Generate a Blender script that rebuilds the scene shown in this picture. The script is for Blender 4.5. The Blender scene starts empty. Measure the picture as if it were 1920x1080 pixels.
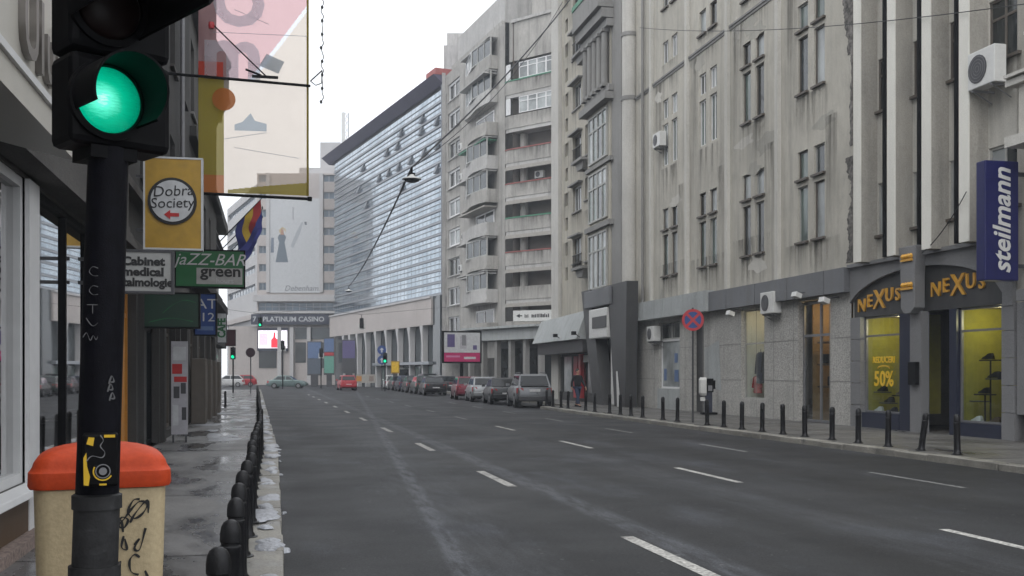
import bpy, bmesh, math, random
from mathutils import Vector, Matrix
R_ = random.Random(7)
scene = bpy.context.scene
COL = scene.collection

# ------------------------------------------------------------------ camera, world, sun, exposure
F_PX, U0, V0, CAM_H = 2000.0, 960.0, 700.0, 1.65          # lens in pixels of the 1920 frame, horizon row
YAW = math.atan(448 / 2000)
SA, CA = math.sin(YAW), math.cos(YAW)
cam_d = bpy.data.cameras.new('camera')
cam = bpy.data.objects.new('camera', cam_d); COL.objects.link(cam)
cam.location = (0, 0, CAM_H)
cam.rotation_euler = (math.pi / 2, 0, -YAW)
cam_d.sensor_width = 36; cam_d.lens = 36 * F_PX / 1920
cam_d.shift_y = 160 / 1920
cam_d.clip_start = .05; cam_d.clip_end = 3000
scene.camera = cam

SUN_EL, SUN_AZ = math.radians(48), math.radians(215)       # high, veiled, behind the camera
world = bpy.data.worlds.new('World'); scene.world = world; world.use_nodes = True
nt = world.node_tree; nt.nodes.clear()
sky = nt.nodes.new('ShaderNodeTexSky'); sky.sky_type = 'NISHITA'; sky.sun_disc = False
sky.sun_elevation = SUN_EL; sky.sun_rotation = SUN_AZ; sky.dust_density = 4; sky.air_density = 1.5
hsv = nt.nodes.new('ShaderNodeHueSaturation'); hsv.inputs['Saturation'].default_value = .12
mx = nt.nodes.new('ShaderNodeMix'); mx.data_type = 'RGBA'
mx.inputs[0].default_value = .75
mx.inputs[7].default_value = (11.6, 11.9, 12.4, 1)           # an even overcast deck
bg = nt.nodes.new('ShaderNodeBackground'); bg.inputs['Strength'].default_value = .12
wo = nt.nodes.new('ShaderNodeOutputWorld')
nt.links.new(sky.outputs[0], hsv.inputs['Color']); nt.links.new(hsv.outputs[0], mx.inputs[6])
nt.links.new(mx.outputs[2], bg.inputs['Color']); nt.links.new(bg.outputs[0], wo.inputs['Surface'])
sd = bpy.data.lights.new('sun', 'SUN'); sd.energy = .5; sd.angle = math.radians(40); sd.color = (1, .97, .93)
so = bpy.data.objects.new('sun', sd); COL.objects.link(so)
so.rotation_euler = (math.pi / 2 - SUN_EL, 0, math.radians(-30))
vs = scene.view_settings
vs.view_transform = 'Standard'; vs.look = 'None'; vs.gamma = 1; vs.use_curve_mapping = False
vs.exposure = .35
scene.cycles.max_bounces = 6; scene.cycles.diffuse_bounces = 3; scene.cycles.glossy_bounces = 3
scene.cycles.transparent_max_bounces = 12; scene.cycles.volume_bounces = 0
scene.cycles.caustics_reflective = False; scene.cycles.caustics_refractive = False
scene.cycles.use_denoising = True
try: scene.cycles.denoiser = 'OPENIMAGEDENOISE'
except Exception: pass

# ------------------------------------------------------------------ measuring helpers (pixels of the photo -> real planes)
def ray(u, v):
    r = (u - U0) / F_PX; w = (V0 - v) / F_PX
    return SA + CA * r, CA - SA * r, w
def on_x(u, v, X):
    dx, dy, w = ray(u, v); t = X / dx
    return t * dy, CAM_H + t * w                 # Y, z
def on_y(u, v, Y):
    dx, dy, w = ray(u, v); t = Y / dy
    return t * dx, CAM_H + t * w                 # X, z
def yx(u, X): return on_x(u, 700, X)[0]
def cz(lat, Z): return (Z * SA + lat * CA, Z * CA - lat * SA)   # camera ground axes -> world xy
def zz(v, Z): return CAM_H + (700 - v) / F_PX * Z

# ------------------------------------------------------------------ materials
MATS = {}
def _mat(name):
    m = bpy.data.materials.new(name); m.use_nodes = True
    n = m.node_tree; b = n.nodes['Principled BSDF']; MATS[name] = m
    return m, n, b
def _noise(n, scale, detail=4, vec=None, rough=.55):
    t = n.nodes.new('ShaderNodeTexNoise'); t.inputs['Scale'].default_value = scale
    t.inputs['Detail'].default_value = detail; t.inputs['Roughness'].default_value = rough
    if vec is not None: n.links.new(vec, t.inputs['Vector'])
    return t.outputs[0]
def _ramp(n, fac, p0, p1, c0=(0, 0, 0, 1), c1=(1, 1, 1, 1)):
    r = n.nodes.new('ShaderNodeValToRGB'); e = r.color_ramp.elements
    e[0].position = p0; e[1].position = p1; e[0].color = c0; e[1].color = c1
    n.links.new(fac, r.inputs[0]); return r.outputs[0]
def _mix(n, fac, a, b, blend='MIX'):
    x = n.nodes.new('ShaderNodeMix'); x.data_type = 'RGBA'; x.blend_type = blend
    for sock, val in ((0, fac), (6, a), (7, b)):
        if hasattr(val, 'links') or isinstance(val, bpy.types.NodeSocket): n.links.new(val, x.inputs[sock])
        elif sock == 0: x.inputs[0].default_value = val
        else: x.inputs[sock].default_value = (*val[:3], 1)
    return x.outputs[2]
def _pos(n, scale=None):
    g = n.nodes.new('ShaderNodeNewGeometry').outputs['Position']
    if scale:
        mp = n.nodes.new('ShaderNodeMapping'); mp.inputs['Scale'].default_value = scale
        n.links.new(g, mp.inputs['Vector']); return mp.outputs[0]
    return g
def _bump(n, b, h, strength, dist=.02):
    bp = n.nodes.new('ShaderNodeBump'); bp.inputs['Strength'].default_value = strength
    bp.inputs['Distance'].default_value = dist
    n.links.new(h, bp.inputs['Height']); n.links.new(bp.outputs[0], b.inputs['Normal'])
def _math(n, op, a, b_=None):
    x = n.nodes.new('ShaderNodeMath'); x.operation = op
    for i, v in enumerate((a, b_)):
        if v is None: continue
        if isinstance(v, (int, float)): x.inputs[i].default_value = v
        else: n.links.new(v, x.inputs[i])
    return x.outputs[0]
def sc(c, k): return tuple(min(1, x * k) for x in c[:3])

def wallmat(name, col, var=.18, streak=.35, rough=.88, bump=.25, fine=30, spk=.12, dirt=(.13, .125, .115)):
    m, n, b = _mat(name)
    p = _pos(n)
    c = _mix(n, _ramp(n, _noise(n, .45, 6, p), .32, .68), sc(col, 1 - var), sc(col, 1 + var * .6))
    st = _ramp(n, _noise(n, 1.0, 5, _pos(n, (2.6, 2.6, .16))), .5, .78)
    mm = n.nodes.new('ShaderNodeMath'); mm.operation = 'MULTIPLY'; mm.inputs[1].default_value = streak
    n.links.new(st, mm.inputs[0])
    c = _mix(n, mm.outputs[0], c, dirt)
    bl = _ramp(n, _noise(n, 1.7, 7, _pos(n, (1, 1, .55)), .7), .56, .74)
    m3 = n.nodes.new('ShaderNodeMath'); m3.operation = 'MULTIPLY'; m3.inputs[1].default_value = streak * .6
    n.links.new(bl, m3.inputs[0])
    var2 = _ramp(n, _noise(n, 5.5, 6, _pos(n, (1, 1, .4)), .72), .42, .72); c = _mix(n, _math(n, 'MULTIPLY', var2, streak * .45), c, sc(dirt, 1.15))
    c = _mix(n, m3.outputs[0], c, sc(dirt, 1.3))
    f = _noise(n, fine, 3, p)
    c = _mix(n, spk, c, _ramp(n, f, .3, .7), 'OVERLAY')
    n.links.new(c, b.inputs['Base Color']); b.inputs['Roughness'].default_value = rough
    b.inputs['Specular IOR Level'].default_value = .3
    _bump(n, b, f, bump, .03)
    return m
def simple(name, col, rough=.5, metal=0, spec=.5, var=.12, scale=6, bump=0):
    m, n, b = _mat(name)
    p = _pos(n); no = _noise(n, scale, 5, p)
    c = _mix(n, _ramp(n, no, .3, .7), sc(col, 1 - var), sc(col, 1 + var))
    n.links.new(c, b.inputs['Base Color'])
    rr = n.nodes.new('ShaderNodeMapRange'); n.links.new(no, rr.inputs[0])
    rr.inputs[3].default_value = max(.02, rough - .1); rr.inputs[4].default_value = min(1, rough + .1)
    n.links.new(rr.outputs[0], b.inputs['Roughness'])
    b.inputs['Metallic'].default_value = metal; b.inputs['Specular IOR Level'].default_value = spec
    if bump: _bump(n, b, _noise(n, scale * 8, 3, p), bump, .01)
    return m
def darkglass(name, col, rough=.05, spec=.6, wave=.02):
    m, n, b = _mat(name); p = _pos(n)
    c = _mix(n, _ramp(n, _noise(n, .6, 3, p), .35, .65), sc(col, .6), sc(col, 1.4))
    n.links.new(c, b.inputs['Base Color'])
    b.inputs['Roughness'].default_value = rough; b.inputs['Specular IOR Level'].default_value = spec
    if wave: _bump(n, b, _noise(n, 1.3, 2, p), wave, .3)
    return m
def thinglass(name, tint=(.9, .95, .93), refl=.25):
    m, n, b = _mat(name); n.nodes.remove(b)
    tr = n.nodes.new('ShaderNodeBsdfTransparent'); tr.inputs[0].default_value = (*tint, 1)
    gl = n.nodes.new('ShaderNodeBsdfGlossy'); gl.inputs['Roughness'].default_value = .02
    g = n.nodes.new('ShaderNodeNewGeometry'); dt = n.nodes.new('ShaderNodeVectorMath'); dt.operation = 'DOT_PRODUCT'
    n.links.new(g.outputs['Normal'], dt.inputs[0]); n.links.new(g.outputs['Incoming'], dt.inputs[1])
    f5 = _math(n, 'POWER', _math(n, 'SUBTRACT', 1.0, _math(n, 'ABSOLUTE', dt.outputs['Value'])), 4.0)
    ad = _math(n, 'MINIMUM', _math(n, 'ADD', f5, .04 + refl), 1.0)
    mi = n.nodes.new('ShaderNodeMixShader'); n.links.new(ad, mi.inputs[0])
    n.links.new(tr.outputs[0], mi.inputs[1]); n.links.new(gl.outputs[0], mi.inputs[2])
    n.links.new(mi.outputs[0], n.nodes['Material Output'].inputs['Surface'])
    return m
def glow(name, col, strength):
    m, n, b = _mat(name)
    no = _noise(n, 60, 2, _pos(n))
    c = _mix(n, _ramp(n, no, .3, .7), sc(col, .75), col)
    n.links.new(c, b.inputs['Emission Color']); b.inputs['Emission Strength'].default_value = strength
    b.inputs['Base Color'].default_value = (*sc(col, .4), 1)
    return m

# walls
W_TAUPE = wallmat('plaster_taupe', (.50, .475, .415), .14, .45)
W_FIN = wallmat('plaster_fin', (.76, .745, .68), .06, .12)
W_FINSIDE = wallmat('plaster_grey', (.38, .36, .32), .12, .45)
W_PANEL = wallmat('plaster_panel', (.52, .50, .45), .1, .35)
W_RIB = wallmat('plaster_rib', (.58, .565, .52), .1, .2)
W_BEIGE = wallmat('plaster_beige', (.46, .43, .365), .16, .55)
W_GREYPIER = wallmat('concrete_pier', (.27, .265, .255), .14, .45)
W_TOWER = wallmat('tower_render', (.40, .385, .36), .2, .75)
W_TOWERPALE = wallmat('tower_pale', (.46, .45, .435), .14, .55)
W_PALECOL = wallmat('pale_pilaster', (.52, .505, .47), .1, .25)
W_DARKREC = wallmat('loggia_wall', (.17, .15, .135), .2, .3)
W_PINK = wallmat('pinkish_stone', (.46, .42, .40), .08, .15, fine=12)
W_CASGREY = wallmat('pale_cladding', (.50, .49, .49), .06, .12)
W_STONE = wallmat('rough_stone', (.44, .43, .405), .15, .35, fine=22, spk=.32, bump=.8)
W_GRANITE = wallmat('grey_granite', (.20, .20, .205), .1, .15, rough=.5, fine=60, spk=.35, bump=.05)
W_DGRAN = wallmat('dark_granite', (.050, .050, .052), .15, .2, rough=.5, fine=60, spk=.3, bump=.05)
W_FASCIA = wallmat('blue_grey_fascia', (.165, .17, .182), .12, .45, rough=.6)
W_LSTONE = wallmat('light_stone_fascia', (.40, .42, .42), .1, .4, fine=20)
W_MASON = wallmat('bare_masonry', (.15, .14, .13), .45, .4, fine=9, spk=.7, bump=1.0)
W_LEFT = wallmat('dark_plaster', (.060, .058, .056), .25, .4, dirt=(.03, .03, .03))  # very dark plaster with darker streaks
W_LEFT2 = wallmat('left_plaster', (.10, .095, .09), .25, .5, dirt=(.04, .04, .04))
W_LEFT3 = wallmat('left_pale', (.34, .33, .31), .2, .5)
W_REDST = wallmat('reddish_stone', (.26, .20, .175), .15, .3, fine=25, spk=.4)
W_SHOP = simple('shop_ochre', (.30, .275, .032), .8)
W_SHOPB = simple('shop_brown', (.30, .19, .08), .7)
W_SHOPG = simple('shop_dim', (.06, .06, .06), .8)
WOOD = simple('shelf_wood', (.09, .055, .03), .5)
# metal, paint, plastic
BLACK = simple('black_paint', (.006, .006, .008), .4, 0, .25, .3, 20, .15)
BLACKM = simple('black_plastic', (.005, .005, .006), .55, 0, .10, .25, 15)
POLEB = simple('pole_enamel', (.005, .005, .008), .5, 0, .10, .35, 30, .2)
POLEG = wallmat('worn_sleeve', (.028, .028, .029), .5, .5, .6, .2, 20, .3, (.008, .008, .008))
IRON = simple('cast_iron', (.008, .008, .0095), .42, .0, .35, .35, 14, .25)
DGREY = simple('dark_grey_metal', (.06, .06, .065), .5, .2)
MGREY = simple('mid_grey_metal', (.22, .22, .23), .45, .4)
STEEL = simple('brushed_letter', (.20, .185, .17), .35, .7)
WHITEP = simple('white_paint', (.62, .62, .60), .45, 0, .5, .06)
CREAM = simple('cream_enamel', (.52, .495, .44), .4, 0, .5, .05)
WHITEF = simple('white_frame', (.66, .66, .66), .4, 0, .5, .05)
GREYF = simple('old_grey_frame', (.36, .36, .34), .6)
WOODF = simple('old_dark_frame', (.10, .085, .07), .6)
DBLUE = simple('dark_blue_panel', (.018, .022, .045), .35)
ORANGE = wallmat('orange_plastic', (.60, .066, .016), .10, .22, .55, .08, 50, .10, (.22, .045, .02))
BINB = wallmat('bin_cream', (.55, .445, .275), .06, .30, .5, .1, 60, .10, (.26, .18, .10))
GLYEL = simple('gold_letter', (.62, .32, .035), .45)
YELSIGN = simple('ochre_sign', (.40, .235, .022), .45)
SIGNW = simple('sign_white', (.50, .51, .52), .5)
SIGNGREY = simple('sign_grey', (.36, .36, .35), .55)
INK = simple('ink', (.012, .012, .013), .6)
INKRED = simple('ink_red', (.42, .02, .02), .5)
GREENS = simple('sign_green', (.008, .12, .035), .45)
DGREENS = simple('sign_dark_green', (.006, .035, .02), .5)
BLUES = simple('sign_blue', (.015, .05, .20), .45)
NAVY = simple('sign_navy', (.008, .010, .085), .4)
REDP = simple('red_paint', (.42, .022, .03), .45)
REDRAIL = simple('red_rail', (.26, .085, .075), .7)
GRNRAIL = simple('green_rail', (.05, .20, .12), .6)
MAGENTA = simple('magenta_print', (.45, .015, .12), .5)
YELP = simple('yellow_paint', (.75, .47, .015), .45)
ORNG2 = simple('orange_frame', (.48, .20, .025), .5)
BLUEP = simple('poster_blue', (.10, .16, .30), .5)
PURP = simple('poster_violet', (.10, .08, .20), .5)
LILAC = simple('poster_lilac', (.40, .39, .42), .5)
TEALP = simple('poster_teal', (.12, .32, .25), .5)
ROOFB = wallmat('roof_cornice', (.115, .105, .16), .08, .15)
ROOFR = simple('roof_red', (.34, .09, .08), .7)
AWN = simple('awning_beige', (.34, .32, .29), .8)
G_DARK = darkglass('window_glass_dark', (.022, .026, .026), .06, .5, .03)
G_GREEN = darkglass('window_glass_green', (.085, .115, .105), .12, .6, .04)
G_BLIND = darkglass('window_blind', (.30, .32, .32), .25, .6, .0)
G_BLUE = darkglass('window_glass_blue', (.05, .085, .12), .06, .8, .02)
G_TOWER = darkglass('tower_glass', (.035, .045, .05), .1, .6, .03)
G_THIN = thinglass('shop_glass', (.85, .92, .90), .08)
G_REFL = thinglass('reflective_shop_glass', (.55, .66, .62), .5)
def curtainglass():
    m, n, b = _mat('curtain_glass'); p = _pos(n)
    c = _mix(n, _ramp(n, _noise(n, .35, 4, p), .4, .6), (.30, .37, .43), (.46, .53, .59))
    n.links.new(c, b.inputs['Base Color']); b.inputs['Metallic'].default_value = .82
    b.inputs['Roughness'].default_value = .07
    _bump(n, b, _noise(n, .9, 2, p), .05, .3)
    return m
G_CURT = curtainglass()
RAILW = simple('facade_rail', (.30, .315, .34), .4, .4)
RAILD = simple('facade_rail_dark', (.17, .185, .21), .4, .4)
LENS_HOT = (-.478, 3.27, 2.445)
def lensmat():
    m, n, b = _mat('green_lens'); p = _pos(n)
    st = _noise(n, 1, 4, _pos(n, (40, 40, 240)), .7)
    d = n.nodes.new('ShaderNodeVectorMath'); d.operation = 'DISTANCE'; n.links.new(p, d.inputs[0])
    d.inputs[1].default_value = LENS_HOT
    r = n.nodes.new('ShaderNodeValToRGB'); e = r.color_ramp.elements
    e[0].position = 0; e[0].color = (.62, 1, .80, 1); e[1].position = 1; e[1].color = (0, .10, .05, 1)
    k = e.new(.14); k.color = (.10, .95, .66, 1); k = e.new(.42); k.color = (0, .44, .25, 1)
    q = _math(n, 'MULTIPLY', d.outputs['Value'], 7.2)
    n.links.new(_math(n, 'ADD', q, _math(n, 'MULTIPLY', _math(n, 'SUBTRACT', st, .5), .38)), r.inputs[0])
    n.links.new(r.outputs[0], b.inputs['Emission Color']); b.inputs['Emission Strength'].default_value = .9
    b.inputs['Base Color'].default_value = (0, .05, .03, 1); b.inputs['Roughness'].default_value = .25
    return m

LENS_GF = glow('green_lens_far', (.0, .9, .42), 1.3)
LENS_G = lensmat()
LENS_OFF = darkglass('lens_off', (.012, .005, .004), .35, .2, 0)
LAMPW = glow('lamp_white', (1, .95, .8), 3.0)
SCREENW = glow('screen_white', (.95, .88, .95), 1.6)
SCREENR = glow('screen_red', (.9, .03, .06), 1.0)
SKIN = simple('skin', (.42, .24, .17), .55)
HAIRM = simple('hair_dark', (.03, .02, .015), .7)
COATD = simple('dark_coat', (.012, .012, .016), .85)
JEANS = simple('blue_jeans', (.03, .045, .085), .9)
TROU = simple('dark_trousers', (.02, .02, .022), .9)
CLOTHW = simple('white_cloth', (.6, .6, .6), .85)
RUBBER = simple('tyre_rubber', (.014, .014, .015), .8)
CHROME = simple('alloy', (.38, .38, .39), .3, .8)
TAIL = simple('tail_lamp', (.38, .012, .015), .25, 0, .7)
HEADL = simple('head_lamp', (.55, .56, .58), .15, .3, .8)
PLATE = simple('number_plate', (.55, .55, .55), .5)
CARGL = darkglass('car_glass', (.012, .015, .017), .06, .45, 0)
CABLE = simple('cable', (.02, .02, .022), .6)
SNOW_SHEEN = wallmat('snow_and_sheen', (.40, .415, .45), .3, .5, .3, .6, 22, .3, (.16, .155, .15))
LINEP = wallmat('road_paint', (.46, .45, .42), .2, .75, .7, .3, 25, .55, (.05, .05, .052))
LINEF = wallmat('faded_road_paint', (.21, .21, .205), .3, .6, .7, .3, 25, .5, (.07, .07, .075))

def roadmat():
    m, n, b = _mat('asphalt'); p = _pos(n)
    base = _mix(n, _ramp(n, _noise(n, .22, 6, p), .35, .65), (.024, .0245, .026), (.042, .043, .046))
    # longitudinal traffic polish
    lon = _ramp(n, _noise(n, 1, 3, _pos(n, (.62, .035, 1))), .44, .62)
    base = _mix(n, _math(n, 'MULTIPLY', lon, .7), base, (.018, .018, .019))
    # dried salt smears
    sm = _ramp(n, _noise(n, 1, 7, _pos(n, (.75, .28, 1)), .68), .54, .74)
    base = _mix(n, _math(n, 'MULTIPLY', sm, .6), base, (.085, .091, .108))
    st = _ramp(n, _noise(n, 1, 6, _pos(n, (.42, .16, 1)), .6), .56, .70)
    base = _mix(n, _math(n, 'MULTIPLY', st, .65), base, (.016, .0155, .0155))
    # salt tracks: (x intercept, slope, half width, opacity)
    sx = n.nodes.new('ShaderNodeSeparateXYZ'); n.links.new(p, sx.inputs[0])
    brk = _ramp(n, _noise(n, 1, 5, _pos(n, (9, 1.3, 1)), .7), .38, .60)
    for x0, k, hw, op in ((.98, .066, .11, .55), (3.78, -.002, .17, .5), (1.9, .01, .5, .16), (6.0, 0, .45, .15)):
        q = _math(n, 'SUBTRACT', _math(n, 'SUBTRACT', sx.outputs[0], _math(n, 'MULTIPLY', sx.outputs[1], k)), x0)
        q = _math(n, 'ABSOLUTE', q)
        mr = n.nodes.new('ShaderNodeMapRange'); n.links.new(q, mr.inputs[0])
        mr.inputs[1].default_value = hw * .6; mr.inputs[2].default_value = hw * 1.3
        mr.inputs[3].default_value = op; mr.inputs[4].default_value = 0
        base = _mix(n, _math(n, 'MULTIPLY', mr.outputs[0], brk), base, (.125, .132, .148))
    f = _noise(n, 70, 3, p, .7)
    base = _mix(n, .8, base, _ramp(n, f, .28, .72), 'OVERLAY')
    g2 = _noise(n, 24, 4, p, .8); base = _mix(n, .45, base, _ramp(n, g2, .3, .7), 'OVERLAY')
    chips = _ramp(n, _noise(n, 11, 2, p, .4), .735, .75)
    base = _mix(n, _math(n, 'MULTIPLY', chips, .45), base, (.2, .2, .2))
    n.links.new(base, b.inputs['Base Color'])
    rr = n.nodes.new('ShaderNodeMapRange'); n.links.new(_noise(n, .5, 5, p), rr.inputs[0])
    rr.inputs[3].default_value = .42; rr.inputs[4].default_value = .8
    n.links.new(rr.outputs[0], b.inputs['Roughness']); b.inputs['Specular IOR Level'].default_value = .2
    _bump(n, b, f, .5, .008)
    return m
def wetmat(name, dry, wet, lo, hi, scale=(.9, .35, 1)):
    m, n, b = _mat(name); p = _pos(n)
    mask = _ramp(n, _noise(n, 1, 6, _pos(n, scale), .62), lo, hi)
    f = _noise(n, 45, 3, p, .7)
    c = _mix(n, mask, dry, wet)
    c = _mix(n, _ramp(n, _noise(n, .8, 5, p), .4, .7), c, _mix(n, .5, c, (.03, .03, .03)))
    c = _mix(n, .4, c, _ramp(n, f, .25, .75), 'OVERLAY')
    n.links.new(c, b.inputs['Base Color'])
    rr = n.nodes.new('ShaderNodeMapRange'); n.links.new(mask, rr.inputs[0])
    rr.inputs[3].default_value = .6; rr.inputs[4].default_value = .13
    n.links.new(rr.outputs[0], b.inputs['Roughness'])
    hh = _math(n, 'MULTIPLY', f, _math(n, 'SUBTRACT', 1.0, _math(n, 'MULTIPLY', mask, .85)))
    _bump(n, b, hh, .45, .008)
    return m
ASPH = roadmat()
PAVL = wetmat('wet_pavement', (.20, .195, .19), (.085, .085, .09), .40, .60)
PAVR = wetmat('damp_pavement', (.125, .12, .112), (.06, .058, .055), .45, .75)
KERBM = wetmat('kerb_stone', (.30, .285, .25), (.13, .125, .115), .5, .7, (2, 1.4, 1))
BANNER = None

def stainmat():
    m, n, b = _mat('water_stain'); n.nodes.remove(b)
    tc = n.nodes.new('ShaderNodeTexCoord'); sx = n.nodes.new('ShaderNodeSeparateXYZ'); n.links.new(tc.outputs['Generated'], sx.inputs[0])
    z = sx.outputs[2]
    e = _math(n, 'MULTIPLY', _math(n, 'MULTIPLY', sx.outputs[1], _math(n, 'SUBTRACT', 1.0, sx.outputs[1])), 4.0)
    st = _ramp(n, _noise(n, 1, 5, _pos(n, (4.5, 4.5, .22)), .62), .40, .66)
    bl = _noise(n, 2.2, 5, _pos(n), .6)
    f = _math(n, 'MULTIPLY', _math(n, 'MULTIPLY', st, _math(n, 'POWER', z, 1.4)), _math(n, 'POWER', e, .35))
    f = _math(n, 'MINIMUM', _math(n, 'MULTIPLY', f, _math(n, 'ADD', .35, _math(n, 'MULTIPLY', bl, .55))), .50)
    di = n.nodes.new('ShaderNodeBsdfDiffuse'); di.inputs[0].default_value = (.075, .07, .062, 1)
    tr = n.nodes.new('ShaderNodeBsdfTransparent'); mi = n.nodes.new('ShaderNodeMixShader')
    n.links.new(f, mi.inputs[0]); n.links.new(tr.outputs[0], mi.inputs[1]); n.links.new(di.outputs[0], mi.inputs[2])
    n.links.new(mi.outputs[0], n.nodes['Material Output'].inputs['Surface'])
    return m
STAIN = stainmat()
def stain(parent, F, s0, s1, z0, z1, o=.004):
    MB().fquad(F, s0, s1, z0, z1, o).build('water_stain', STAIN, parent)

# ------------------------------------------------------------------ mesh builder
class MB:
    def __init__(s): s.v = []; s.f = []; s.m = []
    def add(s, vs_, fs, mi=0):
        k = len(s.v); s.v += [tuple(p) for p in vs_]
        for f in fs: s.f.append(tuple(i + k for i in f)); s.m.append(mi)
        return s
    def hexa(s, p, mi=0):                       # p: 4 bottom, 4 top, same order
        return s.add(p, [(3, 2, 1, 0), (4, 5, 6, 7), (0, 1, 5, 4), (1, 2, 6, 5), (2, 3, 7, 6), (3, 0, 4, 7)], mi)
    def box(s, x0, x1, y0, y1, z0, z1, mi=0):
        return s.hexa([(x0, y0, z0), (x1, y0, z0), (x1, y1, z0), (x0, y1, z0), (x0, y0, z1), (x1, y0, z1), (x1, y1, z1), (x0, y1, z1)], mi)
    def cyl(s, p0, p1, r0, r1=None, n=12, mi=0):
        r1 = r0 if r1 is None else r1
        p0, p1 = Vector(p0), Vector(p1); a = (p1 - p0).normalized()
        q = a.orthogonal().normalized(); w = a.cross(q)
        vs_ = []
        for p, r in ((p0, r0), (p1, r1)):
            for i in range(n):
                t = 2 * math.pi * i / n
                vs_.append(p + (q * math.cos(t) + w * math.sin(t)) * r)
        fs = [(i, (i + 1) % n, n + (i + 1) % n, n + i) for i in range(n)]
        fs += [tuple(range(n))[::-1], tuple(range(n, 2 * n))]
        return s.add(vs_, fs, mi)
    def tube(s, pts, r, n=6, mi=0):
        for a, b in zip(pts[:-1], pts[1:]): s.cyl(a, b, r, r, n, mi)
        return s
    def lathe(s, prof, c=(0, 0, 0), n=16, mi=0, mat=None):
        vs_ = []; fs = []
        for r, z in prof:
            for i in range(n):
                t = 2 * math.pi * i / n
                p = Vector((r * math.cos(t), r * math.sin(t), z))
                if mat is not None: p = mat @ p
                vs_.append(p + Vector(c))
        for k in range(len(prof) - 1):
            for i in range(n):
                fs.append((k * n + i, k * n + (i + 1) % n, (k + 1) * n + (i + 1) % n, (k + 1) * n + i))
        fs.append(tuple(range(n))[::-1]); fs.append(tuple(range((len(prof) - 1) * n, len(prof) * n)))
        return s.add(vs_, fs, mi)
    def loft(s, rings, mi=0, cap=True):
        n = len(rings[0]); vs_ = [p for r in rings for p in r]; fs = []
        for k in range(len(rings) - 1):
            for i in range(n):
                fs.append((k * n + i, k * n + (i + 1) % n, (k + 1) * n + (i + 1) % n, (k + 1) * n + i))
        if cap: fs.append(tuple(range(n))[::-1]); fs.append(tuple(range((len(rings) - 1) * n, len(rings) * n)))
        return s.add(vs_, fs, mi)
    # in a facade frame
    def fbox(s, F, s0, s1, z0, z1, o0, o1, mi=0):
        return s.hexa([F.P(s0, z0, o0), F.P(s1, z0, o0), F.P(s1, z0, o1), F.P(s0, z0, o1),
                       F.P(s0, z1, o0), F.P(s1, z1, o0), F.P(s1, z1, o1), F.P(s0, z1, o1)], mi)
    def fquad(s, F, s0, s1, z0, z1, o, mi=0):
        return s.add([F.P(s0, z0, o), F.P(s1, z0, o), F.P(s1, z1, o), F.P(s0, z1, o)], [(0, 1, 2, 3)], mi)
    def fpoly(s, F, pts, o0, o1, mi=0):         # extruded outline in the facade plane
        n = len(pts)
        vs_ = [F.P(a, z, o0) for a, z in pts] + [F.P(a, z, o1) for a, z in pts]
        fs = [tuple(range(n))[::-1], tuple(range(n, 2 * n))] + [(i, (i + 1) % n, n + (i + 1) % n, n + i) for i in range(n)]
        return s.add(vs_, fs, mi)
    def wall(s, F, s0, s1, z0, z1, holes=(), o=0.0, depth=.25, mi=0, mr=None):
        mr = mi if mr is None else mr
        hs = [h for h in holes if h[0] < s1 and h[1] > s0 and h[2] < z1 and h[3] > z0]
        hs = [(max(h[0], s0), min(h[1], s1), max(h[2], z0), min(h[3], z1)) + tuple(h[4:]) for h in hs]
        S = sorted({round(x, 4) for x in [s0, s1] + [h[i] for h in hs for i in (0, 1)]})
        Z = sorted({round(x, 4) for x in [z0, z1] + [h[i] for h in hs for i in (2, 3)]})
        idx = {}
        vs_ = []; fs = []
        def vid(i, j):
            if (i, j) not in idx: idx[i, j] = len(vs_); vs_.append(F.P(S[i], Z[j], o))
            return idx[i, j]
        for i in range(len(S) - 1):
            for j in range(len(Z) - 1):
                cs, cz_ = (S[i] + S[i + 1]) / 2, (Z[j] + Z[j + 1]) / 2
                if any(h[0] < cs < h[1] and h[2] < cz_ < h[3] for h in hs): continue
                fs.append((vid(i, j), vid(i + 1, j), vid(i + 1, j + 1), vid(i, j + 1)))
        s.add(vs_, fs, mi)
        for h in hs:
            d = h[4] if len(h) > 4 else depth
            a, b, c, e = h[:4]
            for p in ((a, c, a, e), (b, c, b, e), (a, c, b, c), (a, e, b, e)):
                s.add([F.P(p[0], p[1], o), F.P(p[2], p[3], o), F.P(p[2], p[3], o - d), F.P(p[0], p[1], o - d)], [(0, 1, 2, 3)], mr)
        return s
    def build(s, name, mats, parent=None, smooth=False, bevel=0, kind=None):
        me = bpy.data.meshes.new(name)
        off = Vector((0, 0, 0)); q = parent
        while q is not None: off += q.location; q = q.parent
        me.from_pydata([Vector(p) - off for p in s.v], [], s.f)
        if not isinstance(mats, (list, tuple)): mats = [mats]
        for m in mats: me.materials.append(m)
        if len(mats) > 1: me.polygons.foreach_set('material_index', s.m)
        if smooth:
            me.polygons.foreach_set('use_smooth', [True] * len(me.polygons))
            try: me.set_sharp_from_angle(angle=math.radians(40))
            except Exception: pass
        me.update()
        o = bpy.data.objects.new(name, me); COL.objects.link(o)
        if parent is not None: o.parent = parent
        if bevel:
            bv = o.modifiers.new('bevel', 'BEVEL'); bv.width = bevel; bv.segments = 2; bv.limit_method = 'ANGLE'
        if kind: o['kind'] = kind
        return o
class FR:
    def __init__(s, o, d, n):
        s.o = Vector((o[0], o[1], 0)); s.d = Vector((d[0], d[1], 0)).normalized(); s.n = Vector((n[0], n[1], 0)).normalized()
    def P(s, a, z, off=0):
        p = s.o + s.d * a + s.n * off
        return Vector((p.x, p.y, z))
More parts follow.
